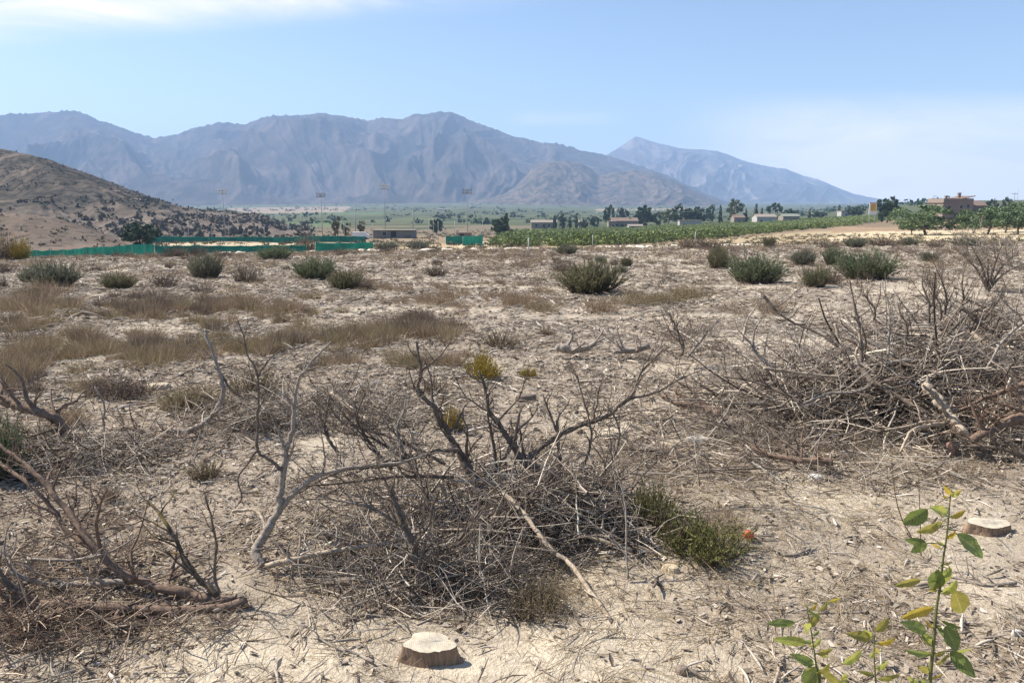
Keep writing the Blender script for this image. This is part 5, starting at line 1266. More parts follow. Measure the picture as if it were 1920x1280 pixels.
for i, (lab, path, r0) in enumerate([
    ('thin dark forked branch standing between the bare standing branch and the central pile', [(636, 850, 5.0), (630, 842, 5.0), (615, 822, 5.02), (608, 805, 5.05), (612, 775, 5.08), (620, 738, 5.1)], .013),
    ('open spreading branch at the upper left of the central pile', [(735, 880, 5.0), (705, 845, 5.05), (682, 812, 5.1), (670, 780, 5.12), (686, 735, 5.15)], .014),
    ('slender branch rising left of the thick dark leaning limb', [(775, 880, 5.05), (752, 835, 5.1), (745, 800, 5.12), (758, 768, 5.15), (762, 742, 5.18)], .012),
    ('branch curving up at the right rear of the central pile', [(1115, 915, 5.05), (1142, 870, 5.1), (1160, 830, 5.15), (1158, 795, 5.18), (1140, 765, 5.2)], .013),
    ('slender upright branch behind the right half of the central pile', [(1092, 880, 5.15), (1108, 830, 5.2), (1104, 780, 5.22), (1090, 735, 5.25), (1082, 700, 5.28)], .011),
    ('branch trailing left over the sand from the central pile', [(740, 975, 4.75), (690, 950, 4.78), (640, 938, 4.8), (590, 934, 4.82), (545, 945, 4.8)], .012),
    ('brown branch bending through the heart of the central pile', [(850, 1010, 4.5), (815, 965, 4.6), (792, 915, 4.7), (780, 868, 4.78), (790, 830, 4.82)], .017),
    ('grey branch lying across the right part of the central pile', [(905, 1012, 4.5), (955, 965, 4.6), (1005, 935, 4.7), (1060, 918, 4.75), (1110, 925, 4.75)], .015),
    ('low sprawling branch at the left front of the central pile', [(780, 1118, 3.92), (720, 1098, 4.0), (660, 1085, 4.08), (600, 1090, 4.1), (560, 1105, 4.05)], .014),
    ('twiggy branch fanning right at the front of the central pile', [(860, 1110, 3.95), (905, 1080, 4.05), (950, 1062, 4.12), (1000, 1062, 4.15)], .012)]):
    branch(lab, path, r0, .004, M_WOODG if i % 3 == 2 else D, 9, .36, 2, .05, 140 + i)
# --- right brush pile, larger limbs
branch('thick peeled pale log sticking out of the right brush pile', [(1806, 815, 6.3), (1790, 792, 6.4), (1772, 768, 6.5), (1756, 746, 6.58), (1735, 722, 6.7)], .052, .040, M_WOODP, 2, .3, 1, .05, 60, pale_end=True, sidemat=M_WOODG)
branch('dark arching limb above the peeled log', [(1608, 690, 7.1), (1640, 718, 6.95), (1675, 740, 6.85), (1700, 752, 6.75), (1728, 770, 6.62), (1745, 792, 6.5)], .032, .020, D, 7, .5, 2, .05, 61)
branch('pale forked stick below the peeled log', [(1772, 793, 6.45), (1740, 797, 6.4), (1712, 806, 6.35), (1698, 825, 6.28), (1688, 848, 6.2)], .020, .010, M_WOODP, 2, .3, 1, .04, 62)
branch('pale stick running left from beside the peeled log', [(1765, 790, 6.5), (1735, 790, 6.48), (1705, 798, 6.46), (1660, 806, 6.42)], .016, .008, M_WOODP, 2, .3, 1, .04, 63)
branch('reddish thick limb entering the right pile from the right edge', [(1980, 752, 6.3), (1920, 778, 6.3), (1865, 802, 6.28), (1820, 825, 6.25)], .050, .030, M_WOODR, 5, .5, 2, .04, 64)
branch('reddish limb at the right edge below the thick one', [(1960, 700, 6.8), (1900, 728, 6.75), (1850, 745, 6.7), (1800, 770, 6.65)], .026, .014, M_WOODR, 6, .5, 2, .05, 65)
branch('tall bare limb standing up in the left of the right pile', [(1615, 690, 7.2), (1613, 650, 7.3), (1611, 610, 7.35), (1600, 565, 7.4), (1592, 520, 7.45)], .022, .006, D, 7, .5, 2, .07, 66)
branch('pale straight limb lying along the left part of the right pile', [(1432, 690, 7.3), (1490, 698, 7.3), (1545, 704, 7.28), (1600, 708, 7.25)], .018, .010, M_WOODP, 3, .4, 1, .05, 67, sidemat=M_WOODG)
branch('dark straight limb slanting down at the upper left of the right pile', [(1430, 552, 8.0), (1465, 590, 7.9), (1505, 612, 7.8), (1540, 628, 7.7), (1570, 650, 7.6)], .018, .010, D, 6, .5, 2, .05, 68)
branch('bleached curved stick in the middle of the right pile', [(1566, 606, 7.5), (1572, 632, 7.45), (1582, 648, 7.4), (1598, 664, 7.35)], .017, .011, M_WOODP, 1, .2, 0, .04, 69)
branch('thin pale upright in the middle of the right pile', [(1664, 672, 7.2), (1667, 625, 7.3), (1668, 590, 7.35), (1662, 555, 7.4)], .013, .006, M_WOODG, 4, .35, 1, .06, 70)
for i, (x0, y0, x1, y1, Y, lab) in enumerate([
    (1742, 610, 1732, 508, 8.6, 'leftmost of the bare uprights at the back of the right pile'),
    (1764, 600, 1752, 530, 8.7, 'second bare upright at the back of the right pile, shorter one'),
    (1772, 590, 1768, 500, 8.6, 'straight tall bare upright at the back of the right pile'),
    (1800, 585, 1806, 516, 8.5, 'bare upright leaning right at the back of the right pile'),
    (1700, 640, 1690, 565, 8.2, 'bare upright standing in the centre back of the right pile'),
    (1640, 600, 1628, 545, 8.3, 'short thin upright left of the centre of the right pile'),
    (1845, 600, 1880, 540, 8.4, 'bare limb slanting to the right edge at the back of the right pile')]):
    branch(lab, [(x0, y0, Y), (x0 * .6 + x1 * .4 + 4, y0 * .6 + y1 * .4, Y), (x1 - 3, y0 * .25 + y1 * .75, Y + .05), (x1, y1, Y + .1)], .014, .005, D, 8, .42, 2, .06, 80 + i, kink=.15)
branch('bleached broken stick lying on top of the right pile', [(1822, 624, 8.0), (1842, 640, 7.9), (1868, 660, 7.8)], .026, .018, M_WOODP, 0, .2, 0, .04, 90)
branch('long dark limb slanting down from the top right of the right pile', [(1800, 575, 8.2), (1840, 608, 8.1), (1880, 635, 8.0), (1940, 665, 7.9)], .022, .014, D, 8, .5, 2, .05, 91)
branch('low dark limb in the left foot of the right pile', [(1520, 770, 6.7), (1480, 742, 6.85), (1440, 725, 7.0), (1400, 712, 7.1), (1355, 705, 7.2)], .020, .008, D, 9, .5, 2, .04, 92)
branch('twiggy grey limb at the left end of the right pile', [(1450, 690, 7.4), (1420, 665, 7.5), (1412, 630, 7.55), (1425, 600, 7.6)], .016, .006, M_WOODG, 9, .45, 2, .06, 93)
branch('light limb crossing below the centre of the right pile', [(1500, 760, 6.8), (1550, 738, 6.9), (1600, 735, 6.9), (1640, 722, 7.0)], .016, .008, M_WOODG, 5, .4, 1, .05, 94)
branch('pale crooked limb rising through the centre of the right pile', [(1640, 700, 7.1), (1605, 672, 7.2), (1612, 640, 7.25), (1610, 615, 7.3)], .018, .009, M_WOODP, 3, .35, 1, .06, 95, sidemat=M_WOODG)
branch('grey limb hanging off the right edge of the photo over the pile', [(1960, 560, 7.2), (1920, 600, 7.1), (1880, 640, 7.0), (1850, 690, 6.9)], .020, .009, M_WOODG, 8, .5, 2, .03, 96)
branch('dark limb low at the right edge beneath the reddish thick limb', [(1960, 862, 5.95), (1900, 848, 6.0), (1850, 838, 6.05), (1800, 836, 6.1)], .022, .010, D, 7, .4, 2, .03, 97)
# --- low branches and logs on the ground
branch('low reddish limb lying on the sand left of the right pile', [(1560, 866, 5.98), (1520, 864, 6.0), (1480, 860, 6.05), (1440, 852, 6.12), (1410, 838, 6.2)], .034, .014, M_WOODR, 4, .4, 1, .05, 100, pale_end=True)
branch('dark branch rising left from the low reddish limb', [(1512, 858, 6.05), (1488, 838, 6.15), (1460, 822, 6.25), (1430, 800, 6.35)], .020, .009, D, 4, .35, 1, .05, 101)
branch('crooked branch at the left end of the low reddish limb', [(1425, 848, 6.15), (1405, 825, 6.25), (1375, 806, 6.35), (1345, 795, 6.4), (1330, 780, 6.45)], .018, .007, D, 5, .4, 1, .06, 102)
branch('flat dark branch lying before the low reddish limb', [(1480, 880, 5.85), (1420, 878, 5.88), (1360, 880, 5.88), (1300, 888, 5.85)], .012, .006, D, 4, .35, 1, .04, 103)
branch('log with a bleached end lying between the two brush piles', [(1350, 776, 7.75), (1325, 766, 7.85), (1300, 760, 7.9), (1270, 757, 7.92), (1240, 742, 8.0)], .044, .022, M_WOODR, 3, .4, 1, .06, 104, pale_end=True)
branch('long low log lying far back in the field behind the yellow weed', [(1046, 650, 11.2), (1075, 656, 11.1), (1100, 652, 11.15), (1118, 642, 11.2)], .070, .035, M_WOODG, 3, .5, 1, .06, 105)
branch('second low log lying right of the long one in the field', [(1215, 648, 11.3), (1185, 656, 11.2), (1150, 660, 11.1)], .050, .030, M_WOODG, 3, .5, 1, .06, 106)
branch('small dead bush of twigs between the far logs and the right pile', [(1278, 665, 10.4), (1280, 645, 10.5), (1270, 620, 10.6), (1262, 600, 10.7)], .022, .006, D, 13, .7, 2, .05, 107)
branch('thin bare branch leaning near the small dead bush', [(1290, 668, 10.3), (1312, 640, 10.4), (1330, 618, 10.5), (1352, 596, 10.6)], .018, .006, M_WOODG, 9, .6, 2, .05, 108)
branch('bleached forked stick standing left of the right pile', [(1392, 640, 9.6), (1396, 618, 9.7), (1402, 598, 9.8), (1420, 570, 9.9)], .018, .007, M_WOODP, 4, .5, 1, .05, 109, sidemat=M_WOODG)
branch('pale stick lying left of the central pile near the litter', [(690, 790, 7.2), (665, 770, 7.35), (640, 752, 7.5), (622, 735, 7.6)], .030, .018, M_WOODP, 2, .4, 1, .05, 110)
branch('long thin stick lying on the sand in front of the sprawling weed', [(1300, 1122, 3.95), (1390, 1140, 3.85), (1500, 1150, 3.8), (1620, 1158, 3.78)], .010, .006, M_WOODG, 2, .2, 1, .03, 111)
branch('curved stick lying on the sand right of the orange fruit', [(1440, 1020, 4.6), (1462, 1035, 4.5), (1485, 1040, 4.48), (1520, 1028, 4.55)], .013, .007, M_WOODG, 2, .2, 1, .03, 112)
branch('forked dark stick lying before the right cut stump', [(1905, 1092, 4.1), (1850, 1096, 4.08), (1800, 1085, 4.15), (1760, 1078, 4.18)], .011, .006, M_WOODG, 3, .2, 1, .03, 113)
branch('broken stick lying in the litter left of the front cut stump', [(700, 1240, 3.3), (665, 1225, 3.4), (630, 1215, 3.45), (590, 1190, 3.55)], .009, .005, M_WOODG, 3, .2, 1, .03, 114)
branch('stick on the sand pointing from the central pile to the lower right', [(1560, 1200, 3.6), (1450, 1165, 3.75), (1380, 1150, 3.82), (1290, 1110, 4.0)], .007, .005, M_WOODG, 3, .2, 1, .03, 115)
branch('pale bent stick standing in the sand at the bottom edge under the middle sapling', [(1452, 1285, 3.14), (1460, 1250, 3.24), (1450, 1225, 3.32), (1448, 1195, 3.42)], .008, .005, M_WOODP, 2, .15, 1, .03, 116)
# --- dead bush trees far right
for i, (x0, base, tips, lab) in enumerate([(1852, 545, [(1795, 470), (1822, 462), (1850, 458), (1880, 455), (1910, 470), (1930, 490)], 'large leafless dead bush standing behind the right pile at the right edge')]):
    g = G(x0, base); e = empty('dead_bush', g, lab, 'bush')
    for j, (tx, ty) in enumerate(tips):
        rng = np.random.default_rng(300 + j); a = P(x0, base, g.y); b_ = P(tx, ty, g.y + rng.uniform(-.7, .7))
        c, L = smooth_path([a, a * .6 + b_ * .4 + Vector((0, 0, .18)), b_], 12); out = []
        out12 = (c, np.linspace(.045, .012, 12))
        mb_ = MB(); mb_.tubes(c - np.array(tuple(g)), out12[1], 6); lm = mb_.build('limb', D, e)
        for k_ in range(9):
            i_ = rng.integers(3, 11); tg = c[i_] - c[i_ - 1]; tg /= np.linalg.norm(tg); s_ = np.cross(tg, rng.normal(size=3)); s_ /= np.linalg.norm(s_)
            sprout(rng, c[i_] , tg * .6 + s_ * .8, rng.uniform(.5, 1.1), .016, 2, .05, out)
        mb_ = MB(); mb_.tubes(np.stack([q[0] for q in out]) - np.array(tuple(g)), np.maximum(np.stack([q[1] for q in out]), .006), 4); mb_.build('twigs', M_WOODG, lm)

# ------------------------------------------------------------------ tangles of thin brushwood
M_TWIG = island_mat('thin_twigs', [(0, (0.079, 0.059, 0.045)), (.3, (0.159, 0.123, 0.096)), (.65, (0.311, 0.259, 0.210)), (.86, (0.500, 0.433, 0.360)), (.95, (0.659, 0.561, 0.451)), (1, (0.750, 0.683, 0.537))], .9)
M_TWIGR = island_mat('reddish_twigs', [(0, (0.091, 0.063, 0.046)), (.4, (0.201, 0.144, 0.105)), (.8, (0.354, 0.271, 0.201)), (1, (0.561, 0.451, 0.342))], .9)
def tangle(label, areas, mat, seed):
    """areas: (px, py on the soil, half width m, half depth m, height m, count, lmin, lmax, rmin, rmax)"""
    mb_ = MB(); rng = np.random.default_rng(seed)
    for px, py, rx, ry, hz, n, l0, l1, r0, r1, rise in areas:
        g = G(px, py); u = rng.normal(0, .52, (n, 2)); u = u / np.maximum(1, np.linalg.norm(u, axis=1, keepdims=True) / 1.15)
        n = int(n * .62); u = u[:n]; l0, l1, r1 = l0 * 1.3, l1 * 1.15, r1 * 1.45; x = g.x + u[:, 0] * rx; Y = g.y + u[:, 1] * ry; dome = np.clip(1 - (u ** 2).sum(1) * .75, .05, 1)
        z = gz(x, Y) + .01 + hz * dome * rng.uniform(0, 1, n) ** .85
        K = 6; L = l0 + (l1 - l0) * rng.uniform(size=n) ** 1.4; yaw = rng.uniform(0, 6.283, n); pit = rng.normal(0.02, .30, n) + (rng.uniform(size=n) < rise * .5) * rng.uniform(.4, 1.3, n)
        d = np.stack([np.cos(yaw) * np.cos(pit), np.sin(yaw) * np.cos(pit) * .8, np.sin(pit)], 1)
        st = rng.normal(0, .10, (n, K, 3)); st[:, :, 2] += .01
        dirs = d[:, None] + np.cumsum(st, 1); dirs /= np.linalg.norm(dirs, axis=2, keepdims=True)
        c = np.stack([x, Y, z], 1)[:, None] + np.cumsum(dirs, 1) * (L / K)[:, None, None] - dirs.mean(1, keepdims=True) * (L * .45)[:, None, None]
        c[:, :, 2] = np.maximum(c[:, :, 2], gz(c[:, :, 0], c[:, :, 1]) + .004)
        r = r0 + (r1 - r0) * rng.uniform(size=n) ** 2.0
        mb_.tubes(c, r[:, None] * np.linspace(1, .35, K)[None], 4)
        # forked side shoots
        m_ = n // 2; i = rng.integers(1, 4, m_); pk = rng.integers(0, n, m_); p0 = c[pk, i]; dd = dirs[pk, i] + rng.normal(0, .55, (m_, 3)); dd[:, 2] += .1; dd /= np.linalg.norm(dd, axis=1, keepdims=True)
        l2 = L[pk] * rng.uniform(.25, .55, m_); cc = p0[:, None] + dd[:, None] * (np.linspace(0, 1, 4)[None] * l2[:, None])[:, :, None] + rng.normal(0, .04, (m_, 4, 3)) * l2[:, None, None] * np.linspace(0, 1, 4)[None, :, None]
        cc[:, :, 2] = np.maximum(cc[:, :, 2], gz(cc[:, :, 0], cc[:, :, 1]) + .004)
        mb_.tubes(cc, (r[pk] * .62)[:, None] * np.linspace(1, .4, 4)[None], 3)
    return tag(mb_.build('brushwood', mat), label, kind='stuff')
tangle('dark tangle of thin twigs heaped in the central brush pile', [
    (1010, 985, .66, .50, .36, 1050, .2, .9, .0014, .0070, .12), (900, 1010, .6, .5, .26, 620, .18, .7, .0014, .0055, .12), (1090, 970, .45, .45, .34, 700, .18, .6, .0014, .005, .1), (950, 930, .75, .4, .26, 700, .2, .8, .0016, .006, .14), (950, 985, .85, .5, .42, 110, .4, 1.1, .0045, .0085, .2)], M_TWIG, 1)
tangle('looser tangle of twigs spilling from the front of the central pile', [
    (800, 1080, .50, .32, .26, 480, .15, .7, .0012, .0050, .22), (700, 1060, .55, .42, .14, 330, .15, .8, .0012, .0050, .12), (900, 1110, .40, .28, .22, 480, .12, .5, .0012, .0045, .2), (660, 1140, .45, .25, .06, 130, .15, .6, .0012, .004, .06),
    (700, 940, .8, .5, .16, 240, .25, .9, .0015, .0055, .12), (620, 1000, .6, .4, .08, 130, .2, .8, .0015, .005, .08)], M_TWIG, 2)
tangle('huge grey tangle of branches and twigs of the right brush pile', [
    (1640, 780, 1.5, .9, .70, 2300, .3, 1.3, .0020, .0100, .14), (1780, 780, 1.3, 1.0, .85, 2300, .3, 1.3, .0020, .0105, .14), (1880, 830, .8, .7, .55, 1000, .25, 1.0, .0018, .008, .12), (1520, 760, 1.1, .7, .42, 1000, .25, 1.1, .0020, .008, .16),
    (1720, 700, 1.9, .9, .75, 1500, .4, 1.5, .0025, .0095, .18), (1850, 700, 1.3, 1.1, .95, 1300, .4, 1.5, .0025, .0095, .18), (1430, 740, .8, .6, .34, 460, .25, .9, .002, .007, .2), (1690, 760, 1.9, 1.0, .8, 260, .7, 1.9, .008, .015, .25), (1850, 740, 1.2, 1.0, .95, 130, .7, 1.9, .008, .016, .25)], M_TWIG, 3)
tangle('thin low twigs scattered between the right pile and the bare sand', [
    (1500, 850, 1.0, .5, .10, 360, .2, .9, .0018, .006, .10), (1390, 820, .8, .5, .16, 300, .2, .8, .0018, .006, .2), (1280, 790, 1.0, .5, .08, 260, .2, .8, .0018, .006, .1), (1650, 900, .9, .35, .06, 260, .15, .7, .0015, .005, .05), (1320, 900, .9, .5, .06, 220, .15, .7, .0015, .005, .06),
    (1220, 850, .9, .5, .10, 260, .2, .8, .0016, .006, .12), (1290, 660, 1.0, .8, .35, 260, .3, .9, .003, .008, .3)], M_TWIG, 4)
tangle('reddish twigs piled under and behind the fallen trunk at the lower left', [
    (90, 1190, .55, .32, .12, 380, .12, .6, .0012, .0045, .14), (30, 1110, .5, .4, .18, 300, .15, .7, .0012, .0050, .14), (200, 1060, .6, .4, .06, 130, .15, .6, .0012, .0045, .1), (60, 1000, .6, .6, .20, 150, .2, .8, .0014, .006, .14), (300, 1180, .5, .25, .05, 260, .12, .5, .001, .0035, .05)], M_TWIGR, 5)
tangle('grey twigs heaped around the arched log at the left', [
    (170, 870, .8, .5, .22, 480, .2, .8, .0018, .006, .14), (60, 880, .7, .6, .30, 420, .2, .9, .0018, .007, .14), (300, 840, .9, .4, .10, 260, .2, .8, .0018, .006, .08)], M_TWIG, 6)
tangle('dry twigs heaped behind the bare standing branch', [
    (500, 800, .9, .5, .32, 560, .25, .9, .0020, .006, .18), (640, 770, .9, .5, .16, 340, .25, 1.0, .002, .007, .1), (430, 790, .7, .4, .18, 240, .2, .8, .002, .006, .12), (720, 800, .8, .5, .14, 240, .25, .9, .002, .006, .1)], M_TWIG, 7)
# ================================================================== cut stumps
def stump(px, base, wpx, hpx, label, seed, dr=.58):
    g = G(px, base - 3); k = ppm(g.y, g.z); R = wpx / k / 2; hgt_ = hpx / k * 1.02; rng = np.random.default_rng(seed)
    g.y += R * .5; g.z = gzf(g.x, g.y)
    e = empty('tree_stump', g, label, 'stump'); n = 40
    th = np.arange(n) / n * 2 * np.pi
    lob = 1 + .10 * np.cos(th * 3 + seed) + .07 * np.cos(th * 5 + 1.7 * seed) + .025 * rng.normal(size=n)
    rings = []
    for z, f in [(-.05, 1.28), (.004, 1.15), (hgt_ * .25, 1.09), (hgt_ * .6, 1.0), (hgt_ * .93, .985), (hgt_ * 1.0, .975)]:
        rr = R * f * (1 + (lob - 1) * (1 + 2.2 * max(0, f - 1.05)) + .02 * rng.normal(size=n)); rings.append(np.stack([rr * np.cos(th), rr * np.sin(th) * dr, np.full(n, z) + .012 * np.cos(th - 2) * (z > 0)], 1))
    V = np.concatenate(rings); ix = np.arange(len(rings) * n).reshape(-1, n); r1 = np.roll(ix, -1, 1)
    q = np.stack([ix[:-1], r1[:-1], r1[1:], ix[1:]], -1).reshape(-1, 4)
    MB().add(V, q=q).build('bark', STB, e)
    top = rings[-1] * np.array([.985, .985, 1]) + np.array([0, 0, .001]); tv = [top]
    for f in (.86, .6, .3): tv.append(top * np.array([f, f, 1]) + np.array([0, 0, .003 * (1 - f)]) + rng.normal(0, .0012, top.shape))
    tv = np.concatenate(tv + [[[0, 0, hgt_ + .003]]]); ix = np.arange(4 * n).reshape(4, n); r1 = np.roll(ix, -1, 1)
    q = np.stack([ix[:-1], r1[:-1], r1[1:], ix[1:]], -1).reshape(-1, 4); t = [(ix[3, i], r1[3, i], 4 * n) for i in range(n)]
    MB().add(tv, q=q, t=t).build('cut_top', STT, e)
    return e
STB, nt, b, out = new_mat('stump_bark'); co = objco(nt); mp = nt.nodes.new('ShaderNodeMapping'); mp.inputs['Scale'].default_value = (1, 1, .12); nt.links.new(co, mp.inputs['Vector'])
v = noise(nt, 60, 5, .65, mp.outputs[0], .3); c = ramp(nt, v, [(.3, (.15, .095, .065)), (.55, (.27, .185, .125)), (.75, (.38, .275, .19))]); nt.links.new(c, b.inputs['Base Color']); b.inputs['Roughness'].default_value = .95; bump(nt, b, v, .9, .008)
STT, nt, b, out = new_mat('stump_cut'); co = objco(nt); wv = N(nt, 'ShaderNodeTexWave'); wv.wave_type = 'RINGS'; wv.rings_direction = 'Z'; wv.inputs['Scale'].default_value = 32; wv.inputs['Distortion'].default_value = 3; wv.inputs['Detail'].default_value = 3; nt.links.new(co, wv.inputs['Vector'])
c = ramp(nt, wv.outputs[0], [(0, (.50, .435, .335)), (.6, (.565, .50, .39)), (1, (.60, .535, .425))]); c = mixc(nt, 1, c, ramp(nt, noise(nt, 30, 5, .65, co), [(.3, (.72, .7, .66)), (.6, (1, 1, 1))]), 'MULTIPLY')
sxy = nt.nodes.new('ShaderNodeSeparateXYZ'); nt.links.new(co, sxy.inputs[0]); at2 = nt.nodes.new('ShaderNodeMath'); at2.operation = 'ARCTAN2'; nt.links.new(sxy.outputs[1], at2.inputs[0]); nt.links.new(sxy.outputs[0], at2.inputs[1])
cr = N(nt, 'ShaderNodeTexNoise'); cr.noise_dimensions = '1D'; cr.inputs['Scale'].default_value = 3.4; cr.inputs['Detail'].default_value = 4; nt.links.new(at2.outputs[0], cr.inputs['W'])
c = mixc(nt, ramp(nt, cr.outputs[0], [(.30, (.8,) * 3), (.36, (0,) * 3)]), c, (.16, .115, .08)); c = mixc(nt, ramp(nt, noise(nt, 9, 4, .6, co), [(.5, (0,) * 3), (.68, (.6,) * 3)]), c, (.36, .33, .29))
nt.links.new(c, b.inputs['Base Color']); b.inputs['Roughness'].default_value = .9
stump(803, 1250, 98, 32, 'cut tree stump with a pale flat top at the bottom of the photo', 1)
stump(1866, 1009, 84, 19, 'low cut stump on the sand at the right edge beside the tall sapling', 5, .40)

# orange fruit, pale stones, litter scraps
g = G(1403, 1012); r_ = 10.5 / ppm(g.y, g.z)
n = 24; th, ph = np.meshgrid(np.linspace(0, 2 * np.pi, n, endpoint=False), np.linspace(.02, np.pi - .02, 14), indexing='xy')
V = np.stack([np.sin(ph) * np.cos(th), np.sin(ph) * np.sin(th), np.cos(ph) * .93 - .06 * np.exp(-(ph / .22) ** 2)], -1).reshape(-1, 3) * r_
ix = np.arange(14 * n).reshape(14, n); r1 = np.roll(ix, -1, 1); q = np.stack([ix[:-1], ix[1:], r1[1:], r1[:-1]], -1).reshape(-1, 4)
m, nt, b, out = new_mat('orange_peel'); co = objco(nt); nt.links.new(ramp(nt, noise(nt, 14, 3, .6, co), [(.35, (.34, .075, .022)), (.65, (.52, .13, .04))]), b.inputs['Base Color']); b.inputs['Roughness'].default_value = .5; bump(nt, b, noise(nt, 400, 2, .5, co), .3, .001)
e = empty('orange_fruit', (g.x, g.y, g.z + r_ * .9), 'dried orange fruit lying beside the brown green sprawling weed', 'fruit')
MB().add(V, q=q).build('peel', m, e)
MB().tubes(np.array([(0, 0, r_ * .84), (.002, 0, r_ * .98)]), np.array([.004, .003]), 7, True).build('calyx', M_WOOD, e)

def rock(px, base, wpx, hpx, label, col, name='stone', cat='stone', seed=0, flat=.5):
    g = G(px, base - 2); k = ppm(g.y, g.z); W = wpx / k / 2; hh_ = hpx / k; rng = np.random.default_rng(seed + 40)
    n, m_ = 22, 9; th = np.linspace(0, 2 * np.pi, n, endpoint=False); V = []
    lob = 1 + .14 * np.cos(2 * th + seed) + .10 * np.cos(3 * th + 2 * seed) + .05 * rng.normal(size=n)
    for z, f in zip([-.3, .15, .55, .82, .96, 1.0], [1.0, 1.05, .98, .86, .6, .05]):
        V.append(np.stack([np.cos(th) * W * f * lob, np.sin(th) * W * .7 * f * lob, np.full(n, z * hh_) + rng.normal(0, .02 * hh_, n)], 1))
    ix = np.arange(6 * n).reshape(6, n); r1 = np.roll(ix, -1, 1); q = np.stack([ix[:-1], r1[:-1], r1[1:], ix[1:]], -1).reshape(-1, 4)
    o = MB().add(np.concatenate(V), q=q, n=[list(ix[-1])]).build(name, plain_mat(name + '_surface', col, .9, .18, 30, .004), None, False); o.location = g
    return tag(o, label, cat)
rock(1306, 832, 42, 12, 'flat pale stone lying on the sand between the brush piles', (.50, .47, .41), seed=1)
rock(1262, 836, 40, 8, 'low tan stone left of the flat pale one', (.45, .37, .28), seed=2)
rock(1529, 900, 28, 9, 'small white stone slab on the sand before the right pile', (.54, .53, .50), seed=3)
rock(1148, 816, 56, 8, 'sand coloured flat slab behind the central brush pile', (.50, .43, .32), seed=4)
rock(1782, 855, 22, 26, 'reddish broken lump at the foot of the peeled log', (.25, .16, .12), seed=5)
rock(1658, 1086, 14, 9, 'small round whitish stone left of the tall sapling', (.48, .42, .37), seed=6)
rock(1905, 1192, 16, 11, 'white stone on the sand at the right edge', (.52, .49, .44), seed=7)
rock(1258, 1072, 30, 12, 'broken pale piece of wood beside the foot of the brown green weed', (.52, .42, .28), 'wood_piece', 'wood', seed=8)
rock(1278, 1262, 26, 14, 'grey brown clod on the sand near the bottom edge', (.24, .19, .15), 'clod', 'clod', seed=9)
rock(910, 716, 60, 12, 'dark soil lump lying under the bright yellow weed', (.22, .17, .125), 'clod', 'clod', seed=10)
rock(295, 730, 44, 10, 'pale flat stone in the litter at the left', (.50, .42, .30), seed=11)
rock(985, 752, 34, 12, 'dark clod lying behind the central pile', (.20, .16, .125), 'clod', 'clod', seed=12)

# ================================================================== citrus saplings in front
def leaf_mat(name, base, vein, edge):
    m, nt, b, out = new_mat(name); uv = nt.nodes.new('ShaderNodeUVMap'); sx = nt.nodes.new('ShaderNodeSeparateXYZ'); nt.links.new(uv.outputs[0], sx.inputs[0])
    def M(op, a, b_=None):
        k = nt.nodes.new('ShaderNodeMath'); k.operation = op
        for i, v in enumerate((a, b_)):
            if v is None: continue
            if isinstance(v, (int, float)): k.inputs[i].default_value = v
            else: nt.links.new(v, k.inputs[i])
        return k.outputs[0]
    ax = M('ABSOLUTE', M('SUBTRACT', sx.outputs[0], .5))
    rib = M('LESS_THAN', ax, .022)
    side = M('SINE', M('MULTIPLY', M('SUBTRACT', sx.outputs[1], M('MULTIPLY', ax, .55)), 52.0))
    vn = ramp(nt, side, [(.80, (0,) * 3), (1.0, (.75,) * 3)])
    c = mixc(nt, ramp(nt, noise(nt, 26, 4, .6, geoco(nt)), [(.4, (0,) * 3), (.68, (1,) * 3)]), base, edge)
    c = mixc(nt, vn, c, vein); c = mixc(nt, rib, c, vein)
    nt.links.new(c, b.inputs['Base Color']); b.inputs['Roughness'].default_value = .38; b.inputs['Specular IOR Level'].default_value = .5
    bump(nt, b, side, .25, .002)
    t = nt.nodes.new('ShaderNodeBsdfTranslucent'); nt.links.new(c, t.inputs[0]); mx = nt.nodes.new('ShaderNodeMixShader'); mx.inputs[0].default_value = .48
    nt.links.new(b.outputs[0], mx.inputs[1]); nt.links.new(t.outputs[0], mx.inputs[2]); nt.links.new(mx.outputs[0], out.inputs[0])
    return m
LM = {'dark': leaf_mat('leaf_deep_green', (0.133, 0.182, 0.044), (0.308, 0.351, 0.117), (0.210, 0.234, 0.058)), 'green': leaf_mat('leaf_green', (0.175, 0.240, 0.058), (0.448, 0.468, 0.182), (0.259, 0.305, 0.078)),
      'lime': leaf_mat('leaf_lime', (0.308, 0.358, 0.065), (0.532, 0.546, 0.182), (0.462, 0.429, 0.091)), 'yellow': leaf_mat('leaf_yellowing', (0.420, 0.351, 0.046), (0.588, 0.520, 0.156), (0.600, 0.364, 0.039)), 'olive': leaf_mat('leaf_olive', (0.245, 0.234, 0.046), (0.462, 0.416, 0.143), (0.406, 0.325, 0.065))}
M_SHOOT = plain_mat('green_shoot', (.12, .125, .045), .6, .25, 30)
M_SHOOTB = plain_mat('brown_shoot', (.15, .115, .06), .8, .25, 30)

